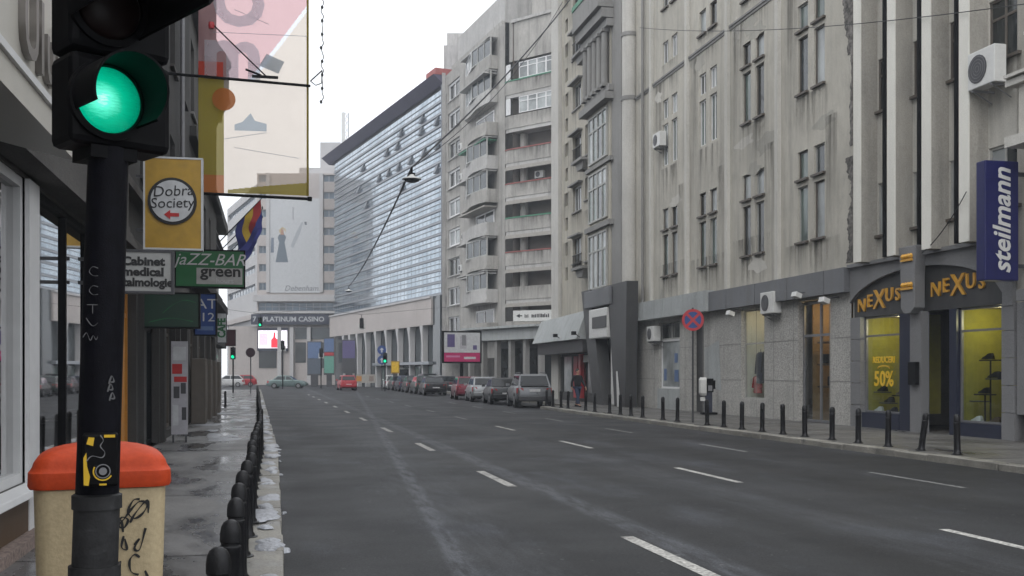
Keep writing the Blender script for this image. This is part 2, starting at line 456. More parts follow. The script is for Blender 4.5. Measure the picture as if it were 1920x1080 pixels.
def fr2(p0, p1):                                   # s from p0 to p1, normal towards the camera
    d = Vector((p1[0] - p0[0], p1[1] - p0[1])).normalized(); n = Vector((-d.y, d.x))
    mid = Vector(((p0[0] + p1[0]) / 2, (p0[1] + p1[1]) / 2))
    if n.dot(-mid) < 0: n = -n
    return FR(p0, d, n), (Vector(p1) - Vector(p0)).length

def tag(o, label, cat, group=None):
    o['label'] = label; o['category'] = cat
    if group: o['group'] = group
    return o
def thing(name, label, cat, loc=(0, 0, 0), group=None):
    o = bpy.data.objects.new(name, None); COL.objects.link(o); o.location = loc; o.empty_display_size = .2
    return tag(o, label, cat, group)
def struct(name, mb, mats, smooth=False):
    o = mb.build(name, mats, None, smooth); o['kind'] = 'structure'; return o
def copy_tree(o, parent=None):
    c = o.copy(); COL.objects.link(c)
    if parent is not None: c.parent = parent
    for ch in list(o.children): copy_tree(ch, c)
    return c
def text(name, body, F, s, z, size, mat, parent, o=0.01, ext=.01, vertical=0, shear=0, align='CENTER', sx=1.0, bold=0, ang=0):
    cu = bpy.data.curves.new(name, 'FONT'); cu.body = body; cu.size = size; cu.extrude = ext
    cu.align_x = align; cu.align_y = 'CENTER'; cu.shear = shear; cu.offset = bold; cu.resolution_u = 3
    ob = bpy.data.objects.new('tmp', cu); COL.objects.link(ob)
    dg = bpy.context.evaluated_depsgraph_get()
    me = bpy.data.meshes.new_from_object(ob.evaluated_get(dg))
    bpy.data.objects.remove(ob); bpy.data.curves.remove(cu)
    off = Vector((0, 0, 0)); q = parent
    while q is not None: off += q.location; q = q.parent
    ca, sa_ = math.cos(ang), math.sin(ang)
    for v in me.vertices:
        x, y, e = v.co.x * sx, v.co.y, v.co.z
        if vertical: x, y = -y, x
        x, y = x * ca - y * sa_, x * sa_ + y * ca
        if F.d.dot(Vector((0, 0, 1)).cross(F.n)) < 0: x = -x
        v.co = F.P(s + x, z + y, o + e) - off
    me.name = name; me.materials.clear(); me.materials.append(mat)
    t = bpy.data.objects.new(name, me); COL.objects.link(t); t.parent = parent
    return t
def window(parent, F, s0, s1, z0, z1, o, fm, gm, mull=(), trans=(), fw=.06, fd=.07, sill=None, name='window', sillo=.0):
    if s0 > s1: s0, s1 = s1, s0
    b = MB()
    b.fbox(F, s0, s0 + fw, z0, z1, o, o + fd); b.fbox(F, s1 - fw, s1, z0, z1, o, o + fd)
    b.fbox(F, s0 + fw, s1 - fw, z0, z0 + fw, o, o + fd); b.fbox(F, s0 + fw, s1 - fw, z1 - fw, z1, o, o + fd)
    cs = [s0 + fw] ; ce = []
    for q in mull:
        x = s0 + (s1 - s0) * q; b.fbox(F, x - fw / 2, x + fw / 2, z0 + fw, z1 - fw, o, o + fd * .9); ce.append(x - fw / 2); cs.append(x + fw / 2)
    ce.append(s1 - fw)
    rs = [z0 + fw]; re = []
    for q in trans:
        x = z0 + (z1 - z0) * q; b.fbox(F, s0 + fw, s1 - fw, x - fw / 2, x + fw / 2, o, o + fd * .85); re.append(x - fw / 2); rs.append(x + fw / 2)
    re.append(z1 - fw)
    w = b.build(name, fm, parent)
    for a, e in zip(cs, ce):
        for c, d in zip(rs, re):
            gg = gm(R_) if callable(gm) else gm
            MB().fquad(F, a, e, c, d, o + fd * .4).build('pane', gg, w)
    if sill: MB().fbox(F, s0 - .06, s1 + .06, z0 - .07, z0, sillo - .1, sillo + .1).build('sill', sill, w)
    return w
# ------------------------------------------------------------------ ground
b = MB(); b.add([(-300, -60, 0), (300, -60, 0), (300, 300, 0), (-300, 300, 0)], [(0, 1, 2, 3)])
struct('road', b, ASPH)
PZ = .12
FXR, FXL = 16.5, -2.2
def bend(y): return -.0150 * max(0, y - 22)          # the left kerb drifts away from the street line
# left pavement
b = MB(); b.hexa([(-4.4, -12, -.05), (-.23, -12, -.05), (-.23, 22, -.05), (-4.4, 22, -.05), (-4.4, -12, PZ), (-.23, -12, PZ), (-.23, 22, PZ), (-4.4, 22, PZ)])
b.hexa([(-4.6, 22, -.05), (-.23, 22, -.05), (-.23 + bend(103), 103, -.05), (-4.6, 103, -.05), (-4.6, 22, PZ), (-.23, 22, PZ), (-.23 + bend(103), 103, PZ), (-4.6, 103, PZ)])
pavl = struct('pavement', b, PAVL)
d = MB()
for y, w in ((9.3, .02), (13.9, .02), (21.9, .06), (34, .05), (47, .05)): d.add([(-2.2, y, PZ + .004), (-.24, y, PZ + .004), (-.24, y + w, PZ + .004), (-2.2, y + w, PZ + .004)], [(0, 1, 2, 3)])
d.build('drain_channel', BLACKM, pavl)
# right pavement, stepping back for the parking bay
KX = 12.0
outline = [(KX + .3, -12), (60, -12), (60, 92), (14.2, 92), (14.2, 49.5), (KX + .3, 47.5)]
b = MB(); n_ = len(outline)
b.add([(x, y, -.05) for x, y in outline] + [(x, y, PZ) for x, y in outline], [tuple(range(n_, 2 * n_))] + [(i, (i + 1) % n_, n_ + (i + 1) % n_, n_ + i) for i in range(n_)])
pavr = struct('pavement', b, PAVR)
# joints of the right pavement's slab strips
jm = MB()
for y in [13 + 1.9 * i for i in range(19)]: jm.add([(KX + .32, y, PZ + .004), (16.4, y, PZ + .004), (16.4, y + .025, PZ + .004), (KX + .32, y + .025, PZ + .004)], [(0, 1, 2, 3)])
jm.build('slab_joint', BLACKM, pavr)
# kerbs, stone by stone where they can be picked apart
def kerb_run(x0_, x1_, ya, yb, single_to, label, zt=.125):
    k = bpy.data.objects.new('kerb', None); COL.objects.link(k); k['kind'] = 'structure'; k.location = (x0_, ya, 0)
    far = MB(); y = ya
    while y < yb:
        L = .92 + R_.random() * .16
        bb_ = bend(y) if label == 'left' else 0; x0, x1 = x0_ + bb_, x1_ + bb_
        dx, dz, t = R_.uniform(-.012, .012), R_.uniform(-.012, .008), R_.uniform(-.006, .006)
        m = MB() if y < single_to else far
        m.hexa([(x0 + dx, y, -.05), (x1 + dx, y, -.05), (x1 + dx + t, y + L - .015, -.05), (x0 + dx + t, y + L - .015, -.05),
                (x0 + dx, y, zt + dz), (x1 + dx, y, zt + dz), (x1 + dx + t, y + L - .015, zt + dz + t), (x0 + dx + t, y + L - .015, zt + dz + t)])
        if y < single_to: m.build('kerb_stone', KERBM, k, bevel=.015)
        y += L
    o = far.build('kerb_stones', KERBM, k); o['kind'] = 'stuff'
    return k
kerb_run(-.225, .09, 2.5, 103, 26, 'left')
kerb_run(KX, KX + .295, 8, 47.4, 44, 'right')
kerb_run(13.9, 14.19, 49.6, 92, 49.7, 'far right')
b = MB()
b.hexa([(KX, 47.5, -.05), (KX + .29, 47.5, -.05), (14.19, 49.5, -.05), (13.9, 49.5, -.05), (KX, 47.5, .125), (KX + .29, 47.5, .125), (14.19, 49.5, .125), (13.9, 49.5, .125)])
struct('kerb', b, KERBM)
# lane dashes
def dash(x, y0, y1, w, m):
    q = MB(); q.add([(x - w / 2, y0, .004), (x + w / 2, y0, .004), (x + w / 2, y1, .004), (x - w / 2, y1, .004)], [(0, 1, 2, 3)])
    struct('road_marking', q, m)
for i in range(12): dash(3.58 - .011 * (1.5 + 7.4 * i), .35 + 7.4 * i, 2.85 + 7.4 * i, .14, LINEP)
for i in range(11): dash(6.95 - .005 * 7.5 * i, -.15 + 7.55 * i, 2.45 + 7.55 * i, .12, LINEP if i < 5 else LINEF)
for i in range(8): dash(9.7, 6.3 + 7.25 * i, 8.8 + 7.25 * i, .11, LINEF)
# pedestrian crossing bars near the junction
# old snow by the kerb, with pale patches painted as bright wet reflections
def slush_and_sheen(n, xr, yr, rr, h):
    m = MB()
    for _ in range(n):
        cx, cy, r = R_.uniform(*xr), R_.uniform(*yr), R_.uniform(*rr); ry = r * R_.uniform(1.4, 4.2); k = 20
        ph = [R_.uniform(0, 6) for _ in range(3)]
        ring = [1 + .2 * math.sin(2 * a + ph[0]) + .14 * math.sin(3 * a + ph[1]) + .1 * math.sin(5 * a + ph[2]) for a in [2 * math.pi * i / k for i in range(k)]]
        z = PZ if cx < .09 else 0.0
        cx += bend(cy)
        vs_ = [(cx, cy, z + h * R_.uniform(.5, 1.1))]
        for q, hh in ((.4, .95), (.75, .7), (.93, .3), (1.0, 0.0)):
            for i in range(k):
                t = 2 * math.pi * i / k
                vs_.append((cx + r * q * ring[i] * math.cos(t), cy + ry * q * ring[i] * math.sin(t), z + .004 + h * hh * R_.uniform(.75, .95)))
        fs = [(0, 1 + i, 1 + (i + 1) % k) for i in range(k)] + [(1 + q * k + i, 1 + (q + 1) * k + i, 1 + (q + 1) * k + (i + 1) % k, 1 + q * k + (i + 1) % k) for q in range(3) for i in range(k)]
        m.add(vs_, fs)
    return m
m = slush_and_sheen(4, (-.08, .0), (7.2, 10), (.08, .13), .02)
m1 = slush_and_sheen(13, (-.12, .01), (9.5, 19), (.08, .14), .025); m.add(m1.v, m1.f)
m2 = slush_and_sheen(46, (-.12, .0), (18, 62), (.08, .15), .03); m.add(m2.v, m2.f)
m3 = slush_and_sheen(7, (.10, .13), (7, 26), (.03, .06), .03); m.add(m3.v, m3.f)
m4 = slush_and_sheen(30, (-1.7, -.5), (24, 62), (.12, .34), .012); m.add(m4.v, m4.f)  # pale sheets out on the pavement stand in for its wet reflections
o = m.build('slush_and_sheen', SNOW_SHEEN, None, True); o['kind'] = 'stuff'

# ------------------------------------------------------------------ right-hand buildings on the street line x = 16.5
FR_R = FR((FXR, 0), (0, 1), (-1, 0))
FR_15 = FR((15.5, 0), (0, 1), (-1, 0))
def shell(mb, F, s0, s1, z0, z1, dep=11, o=0):            # side walls, roof and back behind a facade
    mb.fquad(F, s0, s1, z0, z1, o - dep)
    for s in (s0, s1): mb.add([F.P(s, z0, o), F.P(s, z1, o), F.P(s, z1, o - dep), F.P(s, z0, o - dep)], [(0, 1, 2, 3)])
    mb.add([F.P(s0, z1, o), F.P(s1, z1, o), F.P(s1, z1, o - dep), F.P(s0, z1, o - dep)], [(0, 1, 2, 3)])
def ac_unit(F, s, z, o, label, w=.8, h=.58, group='air conditioners on the facades'):
    p = F.P(s, z, o); t = thing('air_conditioner', label, 'air conditioner', p, group)
    m = MB(); m.fbox(F, s - w / 2, s + w / 2, z, z + h, o - .02, o + .3); m.build('casing', WHITEP, t, bevel=.02)
    c = F.P(s + w * .12, z + h / 2, o + .302); c2 = c + F.n * .012
    m = MB(); m.cyl(c, c2, h * .38, None, 18); g = m.build('fan_grille', DGREY, t)
    m = MB()
    for i in range(4):
        r = h * (.08 + .085 * i); pts = []
        for k in range(17):
            a = 2 * math.pi * k / 16; pts.append(c2 + F.d * math.cos(a) * r + Vector((0, 0, 1)) * math.sin(a) * r)
        m.tube(pts, .006, 4)
    m.build('guard_ring', MGREY, g)
    m = MB()
    for k in (-1, 1):
        m.fbox(F, s + k * w * .35 - .02, s + k * w * .35 + .02, z - .05, z - .001, o - .3, o + .28)
        a = F.P(s + k * w * .35, z - .05, o + .22); e = F.P(s + k * w * .35, z - .3, o - .25); m.cyl(a, e, .015, None, 6)
    m.build('bracket', MGREY, t)
    return t
def flood(F, s, z, o, label, col=WHITEP):
    t = thing('floodlight', label, 'floodlight', F.P(s, z, o), 'floodlights over the shop doors')
    m = MB(); m.cyl(F.P(s, z + .15, o), F.P(s, z + .1, o + .5), .018, None, 6); m.build('arm', DGREY, t)
    a = F.P(s, z + .1, o + .5)
    m = MB(); m.hexa([a + Vector(q) for q in ((-.1, -.16, -.1), (.1, -.16, -.18), (.1, .16, -.18), (-.1, .16, -.1), (-.06, -.16, .05), (.14, -.16, -.03), (.14, .16, -.03), (-.06, .16, .05))])
    m.build('head', col, t, bevel=.01)
    return t

# ---------------- building with fins (shoe shop below)
A0, A1 = 21.15, 28.15
finA = thing('finned_building', 'grey building with tall pale vertical fins above an arched shop front', 'building', (FXR, A0, 0))
fin_u = (1602, 1665, 1730, 1800)
fin_y = [yx(u, 16.0) for u in fin_u]
ZA = 17.5
holes = []; wins = []
bays = []
for i, y1 in enumerate(fin_y):
    y0n = fin_y[i + 1] if i + 1 < 4 else fin_y[3] - 1.6
    a, c = y0n + .04, y1 - .36
    bays.append((a, c))
    for z0, z1, kind in ((5.5, 6.95, 0), (8.95, 10.4, 1), (12.4, 13.85, 1), (15.6, 16.9, 1)):
        holes.append((a + .1, c - .02, z0, z1)); wins.append((a + .1, c - .02, z0, z1, kind))
m = MB(); m.wall(FR_R, A0, A1, 4.76, ZA, holes, 0, .1)
shell(m, FR_R, A0, A1, 0, ZA); m.build('wall', [W_PANEL], finA)
for a, c in bays:
    for z1_, zl in ((5.42, .65), (8.88, 1.7), (12.33, 1.7)): stain(finA, FR_R, a + .05, c, z1_ - zl, z1_)
for i, y1 in enumerate(fin_y):
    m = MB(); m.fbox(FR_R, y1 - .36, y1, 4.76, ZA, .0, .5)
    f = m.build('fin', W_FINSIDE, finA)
    MB().fbox(FR_R, y1 - .365, y1 + .005, 4.765, ZA + .01, .5, .53).build('fin_front', W_FIN, f)  # fronts are given a paler colour than the sides
    m = MB(); yp = yx(fin_u[i] - 4.5, FXR - .2); m.cyl((FXR - .2, yp, 4.82), (FXR - .2, yp, ZA), .085, None, 10)
    if i: m.build('downpipe', BLACKM, finA)  # black vertical tube in the dark gap beside the fin
for a, c, z0, z1, k in wins:
    window(finA, FR_R, a, c, z0, z1, -.09, GREYF if k == 0 else WOODF, (lambda r: r.choice((G_BLIND, G_DARK))) if k == 0 else G_DARK, (.5,), (.68,) if k else (), .06, .05, WOODF)
# shop level
ARC0, ARC1 = 21.5, 28.35
def arch_z(s):
    t = (s - 24.9) / 3.45
    return 3.32 + 1.12 * math.sqrt(max(0, 1 - t * t)) if abs(t) < 1 else 3.32
m = MB(); N = 28; ss = [ARC0 + (28.15 - ARC0) * i / N for i in range(N + 1)]
for a, c in zip(ss[:-1], ss[1:]):
    m.hexa([FR_R.P(a, arch_z(a), .02), FR_R.P(c, arch_z(c), .02), FR_R.P(c, arch_z(c), .12), FR_R.P(a, arch_z(a), .12),
            FR_R.P(a, 4.75, .02), FR_R.P(c, 4.75, .02), FR_R.P(c, 4.75, .12), FR_R.P(a, 4.75, .12)])
m.fbox(FR_R, A0, ARC0, 3.2, 4.75, .02, .12)
m.fbox(FR_R, A0, A1, 4.70, 4.80, .12, .22)
m.build('arch_surround', W_GRANITE, finA)
m = MB(); m.fbox(FR_R, ARC0, 28.1, 3.26, 4.5, -.2, .0); panel = m.build('sign_panel', W_DGRAN, finA)
for k, s in enumerate((26.75, 23.25)):
    for ch, ds, dz, szz in zip('NEXUS', (.92, .50, .0, -.50, -.92), (-.04, .02, -.02, .03, -.03), (.52, .50, .76, .52, .47)):
        text('letter', ch, FR_R, s + ds * .98, 3.74 + dz - .03 * (k == 0) + (.09 if k else 0) + (-.02 * ds if k else -.10 * ds), szz, GLYEL, panel, .02, .03, bold=.006, sx=1.08)
m = MB()                                                    # central pier with its hanging block
m.fbox(FR_R, 24.55, 25.05, .12, 3.26, -.05, .18); m.build('pier', W_GRANITE, finA)
m = MB(); m.fpoly(FR_R, [(24.42, 4.95), (25.2, 4.95), (25.12, 4.2), (25.1, 3.35), (24.95, 3.2), (24.67, 3.2), (24.5, 3.35), (24.5, 4.2)], .1, .42)
pk = m.build('keystone', W_GRANITE, finA, bevel=.02)
for z in (4.62, 3.88):
    m = MB()
    for ds in (-.18, -.06, .06, .18):
        m.lathe([(.01, 0), (.055, .02), (.07, .07), (.04, .12), (.0, .14)], FR_R.P(24.8 + ds, z, .43), 8)
    m.fbox(FR_R, 24.56, 25.04, z - .06, z, .42, .47)
    m.build('carved_ornament', GLYEL, pk, True)
m = MB(); m.fbox(FR_R, 24.62, 24.98, 1.35, 1.95, .18, .3); m.build('letter_box', BLACKM, finA, bevel=.02)
for a, c in ((27.62, 28.15), (21.12, 21.55)):
    m = MB()
    for k in range(5): m.fbox(FR_R, a, c, .12 + k * .63, .12 + (k + 1) * .63 - .012, -.25, .10 - .004 * (k % 2))
    m.build('stone_jamb', W_GRANITE, finA)
for a, c, nm in ((25.06, 25.75, 'blue_pilaster'), (23.3, 23.58, 'blue_pilaster')):
    m = MB(); m.fbox(FR_R, a, c, .12, 3.25, -.4, .04); m.build(nm, DBLUE, finA)
MB().fbox(FR_R, 23.58, 24.55, .12, 3.26, -.95, -.85).build('door', DBLUE, finA)
MB().fbox(FR_R, 23.65, 24.45, .7, 3.0, -.849, -.84).build('door_pane', G_DARK, finA)
def shop_window(parent, F, s0, s1, z0, z1, wallm, warm, items, deep=1.1, o=-.12, trans=(.8,), mull=(), fm=MGREY, base=None, power=9, glass=None):
    w = window(parent, F, s0, s1, z0, z1, o, fm, glass or G_THIN, mull, trans, .05, .06)
    w.name = 'shop_window'
    r = MB(); d0 = o - .02
    r.fquad(F, s0, s1, z0, z1, d0 - deep, 0)
    for s in (s0 + .003, s1 - .003): r.add([F.P(s, z0, d0), F.P(s, z1, d0), F.P(s, z1, d0 - deep), F.P(s, z0, d0 - deep)], [(0, 1, 2, 3)], 0)
    for z in (z0 + .003, z1 - .003): r.add([F.P(s0, z, d0), F.P(s1, z, d0), F.P(s1, z, d0 - deep), F.P(s0, z, d0 - deep)], [(0, 1, 2, 3)], 1)
    r.build('display_wall', [wallm, WOOD], parent)
    if power:
        ld = bpy.data.lights.new('shop_lamp', 'POINT'); ld.energy = power; ld.color = warm; ld.shadow_soft_size = .12
        lo = bpy.data.objects.new('shop_lamp', ld); COL.objects.link(lo); lo.location = F.P((s0 + s1) / 2, z1 - .3, d0 - .45)
    return w
shop_window(finA, FR_R, 25.78, 27.6, .55, 3.25, W_SHOP, (1, .86, .5), None, power=22)
shop_window(finA, FR_R, 21.58, 23.28, .45, 3.25, W_SHOP, (1, .88, .5), None, power=22)
for a, c, z in ((25.76, 27.62, .54), (21.56, 23.3, .44)):
    MB().fbox(FR_R, a, c, .12, z, -.2, .05).build('stall_riser', DBLUE, finA)
text('sale_notice', 'REDUCERI', FR_R, 26.65, 2.02, .24, YELP, finA, -.045, .004, bold=.008)
text('sale_notice', '50%', FR_R, 26.65, 1.48, .58, YELP, finA, -.045, .004, bold=.014)
m = MB()
for k in range(18):
    a = math.pi * (.08 + .84 * k / 17); m.fbox(FR_R, 26.65 + .3 * math.cos(a) - .02, 26.65 + .3 * math.cos(a) + .02, 1.76 + .08 * math.sin(a), 1.80 + .08 * math.sin(a), -.05, -.045)
m.build('sale_notice', YELP, finA)
def shoe(F, s, z, o, col, name, label, sz=1.0):
    m = MB(); prof = [(-.13, .07, .035), (-.10, .10, .04), (-.03, .09, .04), (.04, .05, .045), (.11, .03, .04), (.14, .015, .02)]
    rings = []
    for a, h, w in prof: rings.append([F.P(s + a * sz, z + .002, o - w * sz), F.P(s + a * sz, z + .002, o + w * sz), F.P(s + a * sz, z + h * sz, o + w * .6 * sz), F.P(s + a * sz, z + h * sz, o - w * .6 * sz)])
    m.loft(rings); ob = m.build(name, col, None, True); return tag(ob, label, 'shoe', 'goods in the shop windows')
def pedestal(F, s, z0, z1, o, label):
    m = MB(); m.fbox(F, s - .22, s + .22, z1 - .03, z1, o - .15, o + .15); m.cyl(F.P(s, z0, o), F.P(s, z1 - .03, o), .02, None, 8); m.cyl(F.P(s, z0, o), F.P(s, z0 + .02, o), .12, None, 12)
    return tag(m.build('display_stand', BLACKM, None), label, 'display stand', 'stands in the shop windows')
for s0, s1, z0, z1, oo in ((21.62, 22.0, .5, 2.4, -.45),):
    tag(MB().fbox(FR_R, s0, s1, z0, z1, oo - .12, oo).build('display_partition', WOOD if z0 < 1 else GREENS, None), 'dark brown partition at the near side of the right yellow shop window' if z0 < 1 else 'green panel hung at the top of the right yellow shop window', 'partition')
tag(MB().fbox(FR_R, 25.85, 26.2, .56, 2.2, -.62, -.5).build('display_partition', WOOD, None), 'dark brown partition at the near side of the left yellow shop window', 'partition')
for s, z, w in ((22.3, 1.5, .5), (22.95, .95, .4), (27.2, 1.1, .5), (26.9, .8, .5)):
    tag(MB().fbox(FR_R, s - w / 2, s + w / 2, z, z + .03, -.48, -.22).build('glass_shelf', DGREY, None), 'dark shelf floating in the %s yellow shop window %s' % (('right' if s < 24 else 'left'), ('above the brown shoe', 'low at its far side', 'at its far upper side', 'low in its middle')[(22.3, 22.95, 27.2, 26.9).index(s)]), 'shelf', 'shelves in the shop windows')
for s, z, l in ((22.2, 1.54, 'black boot on the shelf above the brown shoe'), (22.4, 1.54, 'second black boot on the shelf above the brown shoe'), (27.2, 1.14, 'black boot on the far upper shelf of the left yellow window'), (26.85, .84, 'black boot low in the middle of the left yellow window')):
    shoe(FR_R, s, z, -.35, BLACKM, 'shoe', l, 1.6)
pedestal(FR_R, 22.75, .455, 1.15, -.36, 'low black display stand in the right yellow shop window')
pedestal(FR_R, 22.6, .455, 1.98, -.40, 'tall black display stand in the right yellow shop window')
pedestal(FR_R, 21.85, .455, 1.55, -.34, 'black display stand at the near edge of the right yellow shop window')
pedestal(FR_R, 26.3, .555, 1.05, -.36, 'black display stand in the left yellow shop window')
for s, z, o, c, l in ((22.7, 1.99, -.40, BLACKM, 'black shoe on the tall stand in the right yellow window'), (22.78, 1.16, -.36, BLACKM, 'black shoe on the low stand in the right yellow window'),
                      (21.85, 1.56, -.34, W_REDST, 'brown shoe on the near stand in the right yellow window'), (22.95, .47, -.28, CLOTHW, 'white shoe on the floor of the right yellow window'),
                      (22.3, .47, -.3, WOOD, 'brown shoe on the floor of the right yellow window'), (21.9, .47, -.4, CLOTHW, 'pale shoe at the near corner of the right yellow window'),
                      (27.3, .57, -.3, CLOTHW, 'white shoe at the far corner of the left yellow window'), (26.6, .57, -.3, BLACKM, 'black shoe on the floor of the left yellow window'),
                      (26.0, .57, -.35, CLOTHW, 'white shoe near the blue pilaster in the left yellow window'), (26.3, 1.06, -.36, WOOD, 'dark shoe on the stand in the left yellow window')):
    shoe(FR_R, s, z, o, c, 'shoe', l, 1.5)
# blade sign
Ys = 21.0
xa = on_y(1830, 400, Ys)[0]; xb = on_y(1893, 400, Ys)[0]
zb_, zt_ = on_y(1860, 528, Ys)[1], on_y(1860, 306, Ys)[1]
FSG = FR((xa, Ys - .3), (1, 0), (0, -1))
bs = thing('blade_sign', 'tall navy blue projecting sign with white lettering running upwards', 'sign', (xa, Ys, zb_))
m = MB(); m.fbox(FSG, 0, xb - xa, zb_, zt_, -.3, 0); m.build('sign_box', NAVY, bs, bevel=.02)
text('lettering', 'steilmann', FSG, (xb - xa) * .52, (zb_ + zt_) / 2, .62, WHITEP, bs, .006, .004, vertical=1, shear=.25, bold=.012, sx=.98)
m = MB()
for z in (zb_ + .3, zt_ - .3): m.box(xb, FXR, Ys - .2, Ys - .1, z, z + .08)
m.build('bracket', DGREY, bs)

# ---------------- nearest right building (window with the condenser, ledge)
n0, n1 = 9.0, A0 - .01
nb = thing('balcony_building', 'grey building with a stone ledge and balcony front at the right edge', 'building', (FXR, n0, 0))
hs = [(15.2, 16.6, 9.2, 11.5), (17.8, 19.2, 9.2, 11.5), (19.55, 20.75, 9.3, 11.3), (12.6, 14, 9.2, 11.5), (15.2, 16.6, 13.2, 15.5), (17.8, 19.2, 13.2, 15.5), (12.6, 14, 13.2, 15.5)]
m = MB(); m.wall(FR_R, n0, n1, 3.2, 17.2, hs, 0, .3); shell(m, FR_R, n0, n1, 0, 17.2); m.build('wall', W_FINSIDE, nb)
for h in hs: window(nb, FR_R, *h, -.28, WOODF, G_DARK, (.5,), (.7,), .07, .06, W_RIB)
m = MB(); m.fbox(FR_R, n0, 20.6, 6.62, 6.85, .02, .75); m.fbox(FR_R, n0, 20.75, 8.0, 8.14, .02, .62); m.fbox(FR_R, n0, 20.7, 8.17, 8.24, .02, .7); m.build('ledge', W_RIB, nb)
m = MB(); m.fbox(FR_R, n0, 20.45, 6.85, 8.0, .02, .5); bf = m.build('balcony_front', W_PANEL, nb)
m = MB()
for k in range(12): m.fbox(FR_R, 20.2 - k * .9 - .5, 20.2 - k * .9, 7.0, 7.85, .5, .54)
m.build('raised_panel', W_FIN, bf)
MB().fbox(FR_R, n0, 20.6, 3.25, 3.5, .02, .45).build('shop_cornice', W_GRANITE, nb)
m = MB(); m.fbox(FR_R, n0, 20.75, .12, .72, -.1, .12); m.build('plinth', W_REDST, nb)
for s in (20.5, 17.0, 13.5): MB().fbox(FR_R, s, s + .55, .72, 3.25, -.1, .08).build('shop_pier', W_GRANITE, nb)
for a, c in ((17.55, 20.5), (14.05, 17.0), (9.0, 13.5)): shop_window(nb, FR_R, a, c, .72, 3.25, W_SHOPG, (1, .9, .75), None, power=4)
ac_unit(FR_R, yx(1853, 16.1), on_x(1853, 163, 16.1)[1], .3, 'large white air conditioner bracketed beside the top right window', .95, .86)

# ---------------- plain grey building with ribs and paired windows
B0, B1 = A1 + .01, 47.35
gb = thing('ribbed_building', 'long taupe grey building with thin ribs and paired tall narrow windows', 'building', (FXR, B0, 0))
ribs = [yx(u, FXR) for u in (1462, 1367, 1291, 1224)]
cents = [(B0 + ribs[0]) / 2 + .2] + [(ribs[i] + ribs[i + 1]) / 2 for i in range(3)]
hs = []; ww = []
for bi, c in enumerate(cents):
    for q in (-1, 1):
        a, e = sorted((c + q * .19, c + q * .86))
        for (z0, zm0, zm1, z1) in ((5.85, 7.62, 7.85, 8.75), (10.6, 12.4, 12.62, 13.45)):
            white = (bi in (2,) and z0 > 10) or (bi == 3 and z0 > 10)
            hs += [(a, e, z0, zm0), (a, e, zm1, z1)]; ww += [(a, e, z0, zm0, white), (a, e, zm1, z1, white)]
        hs.append((a, e, 15.0, 15.95)); ww.append((a, e, 15.0, 15.95, bi == 3))
        hs.append((a, e, 17.4, 19.6)); ww.append((a, e, 17.4, 19.6, False))
ZB = 21.0
m = MB(); m.wall(FR_R, B0, B1, 4.0, ZB, hs, 0, .15); shell(m, FR_R, B0, B1, 0, ZB); m.build('wall', W_TAUPE, gb)
for a, e, z0, z1, wh in ww:
    window(gb, FR_R, a, e, z0, z1, -.13, WHITEF if wh else (WOODF if R_.random() < .7 else GREYF), G_BLIND if wh and R_.random() < .4 else R_.choice((G_GREEN, G_GREEN, G_DARK, G_TOWER, G_BLIND)), (.5,) if wh else (), (), .06 if wh else .045, .06, WOODF if not wh else None)
for c in cents:
    for z1_, zl in ((5.76, 1.5), (10.5, 1.75), (14.3, .9), (14.98, .5)): stain(gb, FR_R, c - 1.05, c + 1.05, z1_ - zl, z1_)
    stain(gb, FR_R, c - 1.8, c + 1.7, 4.76, 5.6 + R_.random())
    stain(gb, FR_R, c + .9, c + 1.75, 8.0, 14.3); stain(gb, FR_R, c - 1.75, c - .9, 5.0, 9.5)
for y in ribs: MB().fbox(FR_R, y - .11, y + .11, 4.0, ZB, .0, .14).build('rib', W_RIB, gb)
m = MB(); prev = B0
for y in ribs + [B1]:
    a = prev + (.12 if prev != B0 else 0); e = y - .12
    m.fbox(FR_R, a, e, 14.42, 14.50, .0, .07); m.fbox(FR_R, a, e, 14.32, 14.415, .0, .035); prev = y
m.build('string_course', W_GREYPIER, gb)
PATCH = wallmat('patched_plaster', (.40, .385, .34), .14, .3); PATCH2 = wallmat('pale_patch', (.56, .54, .49), .1, .2)
for k in range(22):
    ps, pz, pw, ph_ = R_.uniform(B0 + 1, B1 - 2), R_.choice((5.2, 9.6, 9.9, 14.0, 8.9, 13.9)) + R_.uniform(-.3, .3), R_.uniform(.25, .9), R_.uniform(.15, .45)
    if any(abs(ps - y) < pw + .2 for y in ribs): continue
    f1, f2 = R_.uniform(0, 6), R_.uniform(0, 6)
    MB().fpoly(FR_R, [(ps + pw * math.cos(a) * (1 + .25 * math.sin(3 * a + f1) + .12 * math.sin(7 * a + f2)), pz + ph_ * math.sin(a) * (1 + .25 * math.sin(2 * a + f2) + .15 * math.sin(5 * a + f1))) for a in [2 * math.pi * q / 30 for q in range(30)]], .0, .0025 + .0001 * k).build('plaster_patch', (PATCH, PATCH2)[k % 3 == 0], gb)
def jag(s0, s1, z0, z1, n, side):
    pts = [(s0, z0), (s0, z1)]
    n *= 5; w = R_.uniform(.3, .7)
    for i in range(n):
        w = min(1, max(.12, w + R_.uniform(-.13, .13) + (.5 - w) * .06)); pts.append((s0 + w * (s1 - s0), z1 - (z1 - z0) * i / (n - 1)))
    return pts
m = MB(); m.fpoly(FR_R, jag(B0 + .02, B0 + .55, 4.9, 8.0, 16, 1), .0, .012); m.fpoly(FR_R, jag(B0 + .02, B0 + .24, 8.3, 11.0, 14, 1), .0, .012); m.fpoly(FR_R, jag(B0 + .02, B0 + .62, 11.0, 16.0, 18, 1), .0, .012)
m.build('bare_masonry', W_MASON, gb)
m = MB(); m.cyl((FXR - .12, 46.0, 4.3), (FXR - .12, 46.0, ZB), .07, None, 8); m.build('downpipe', W_GREYPIER, gb)
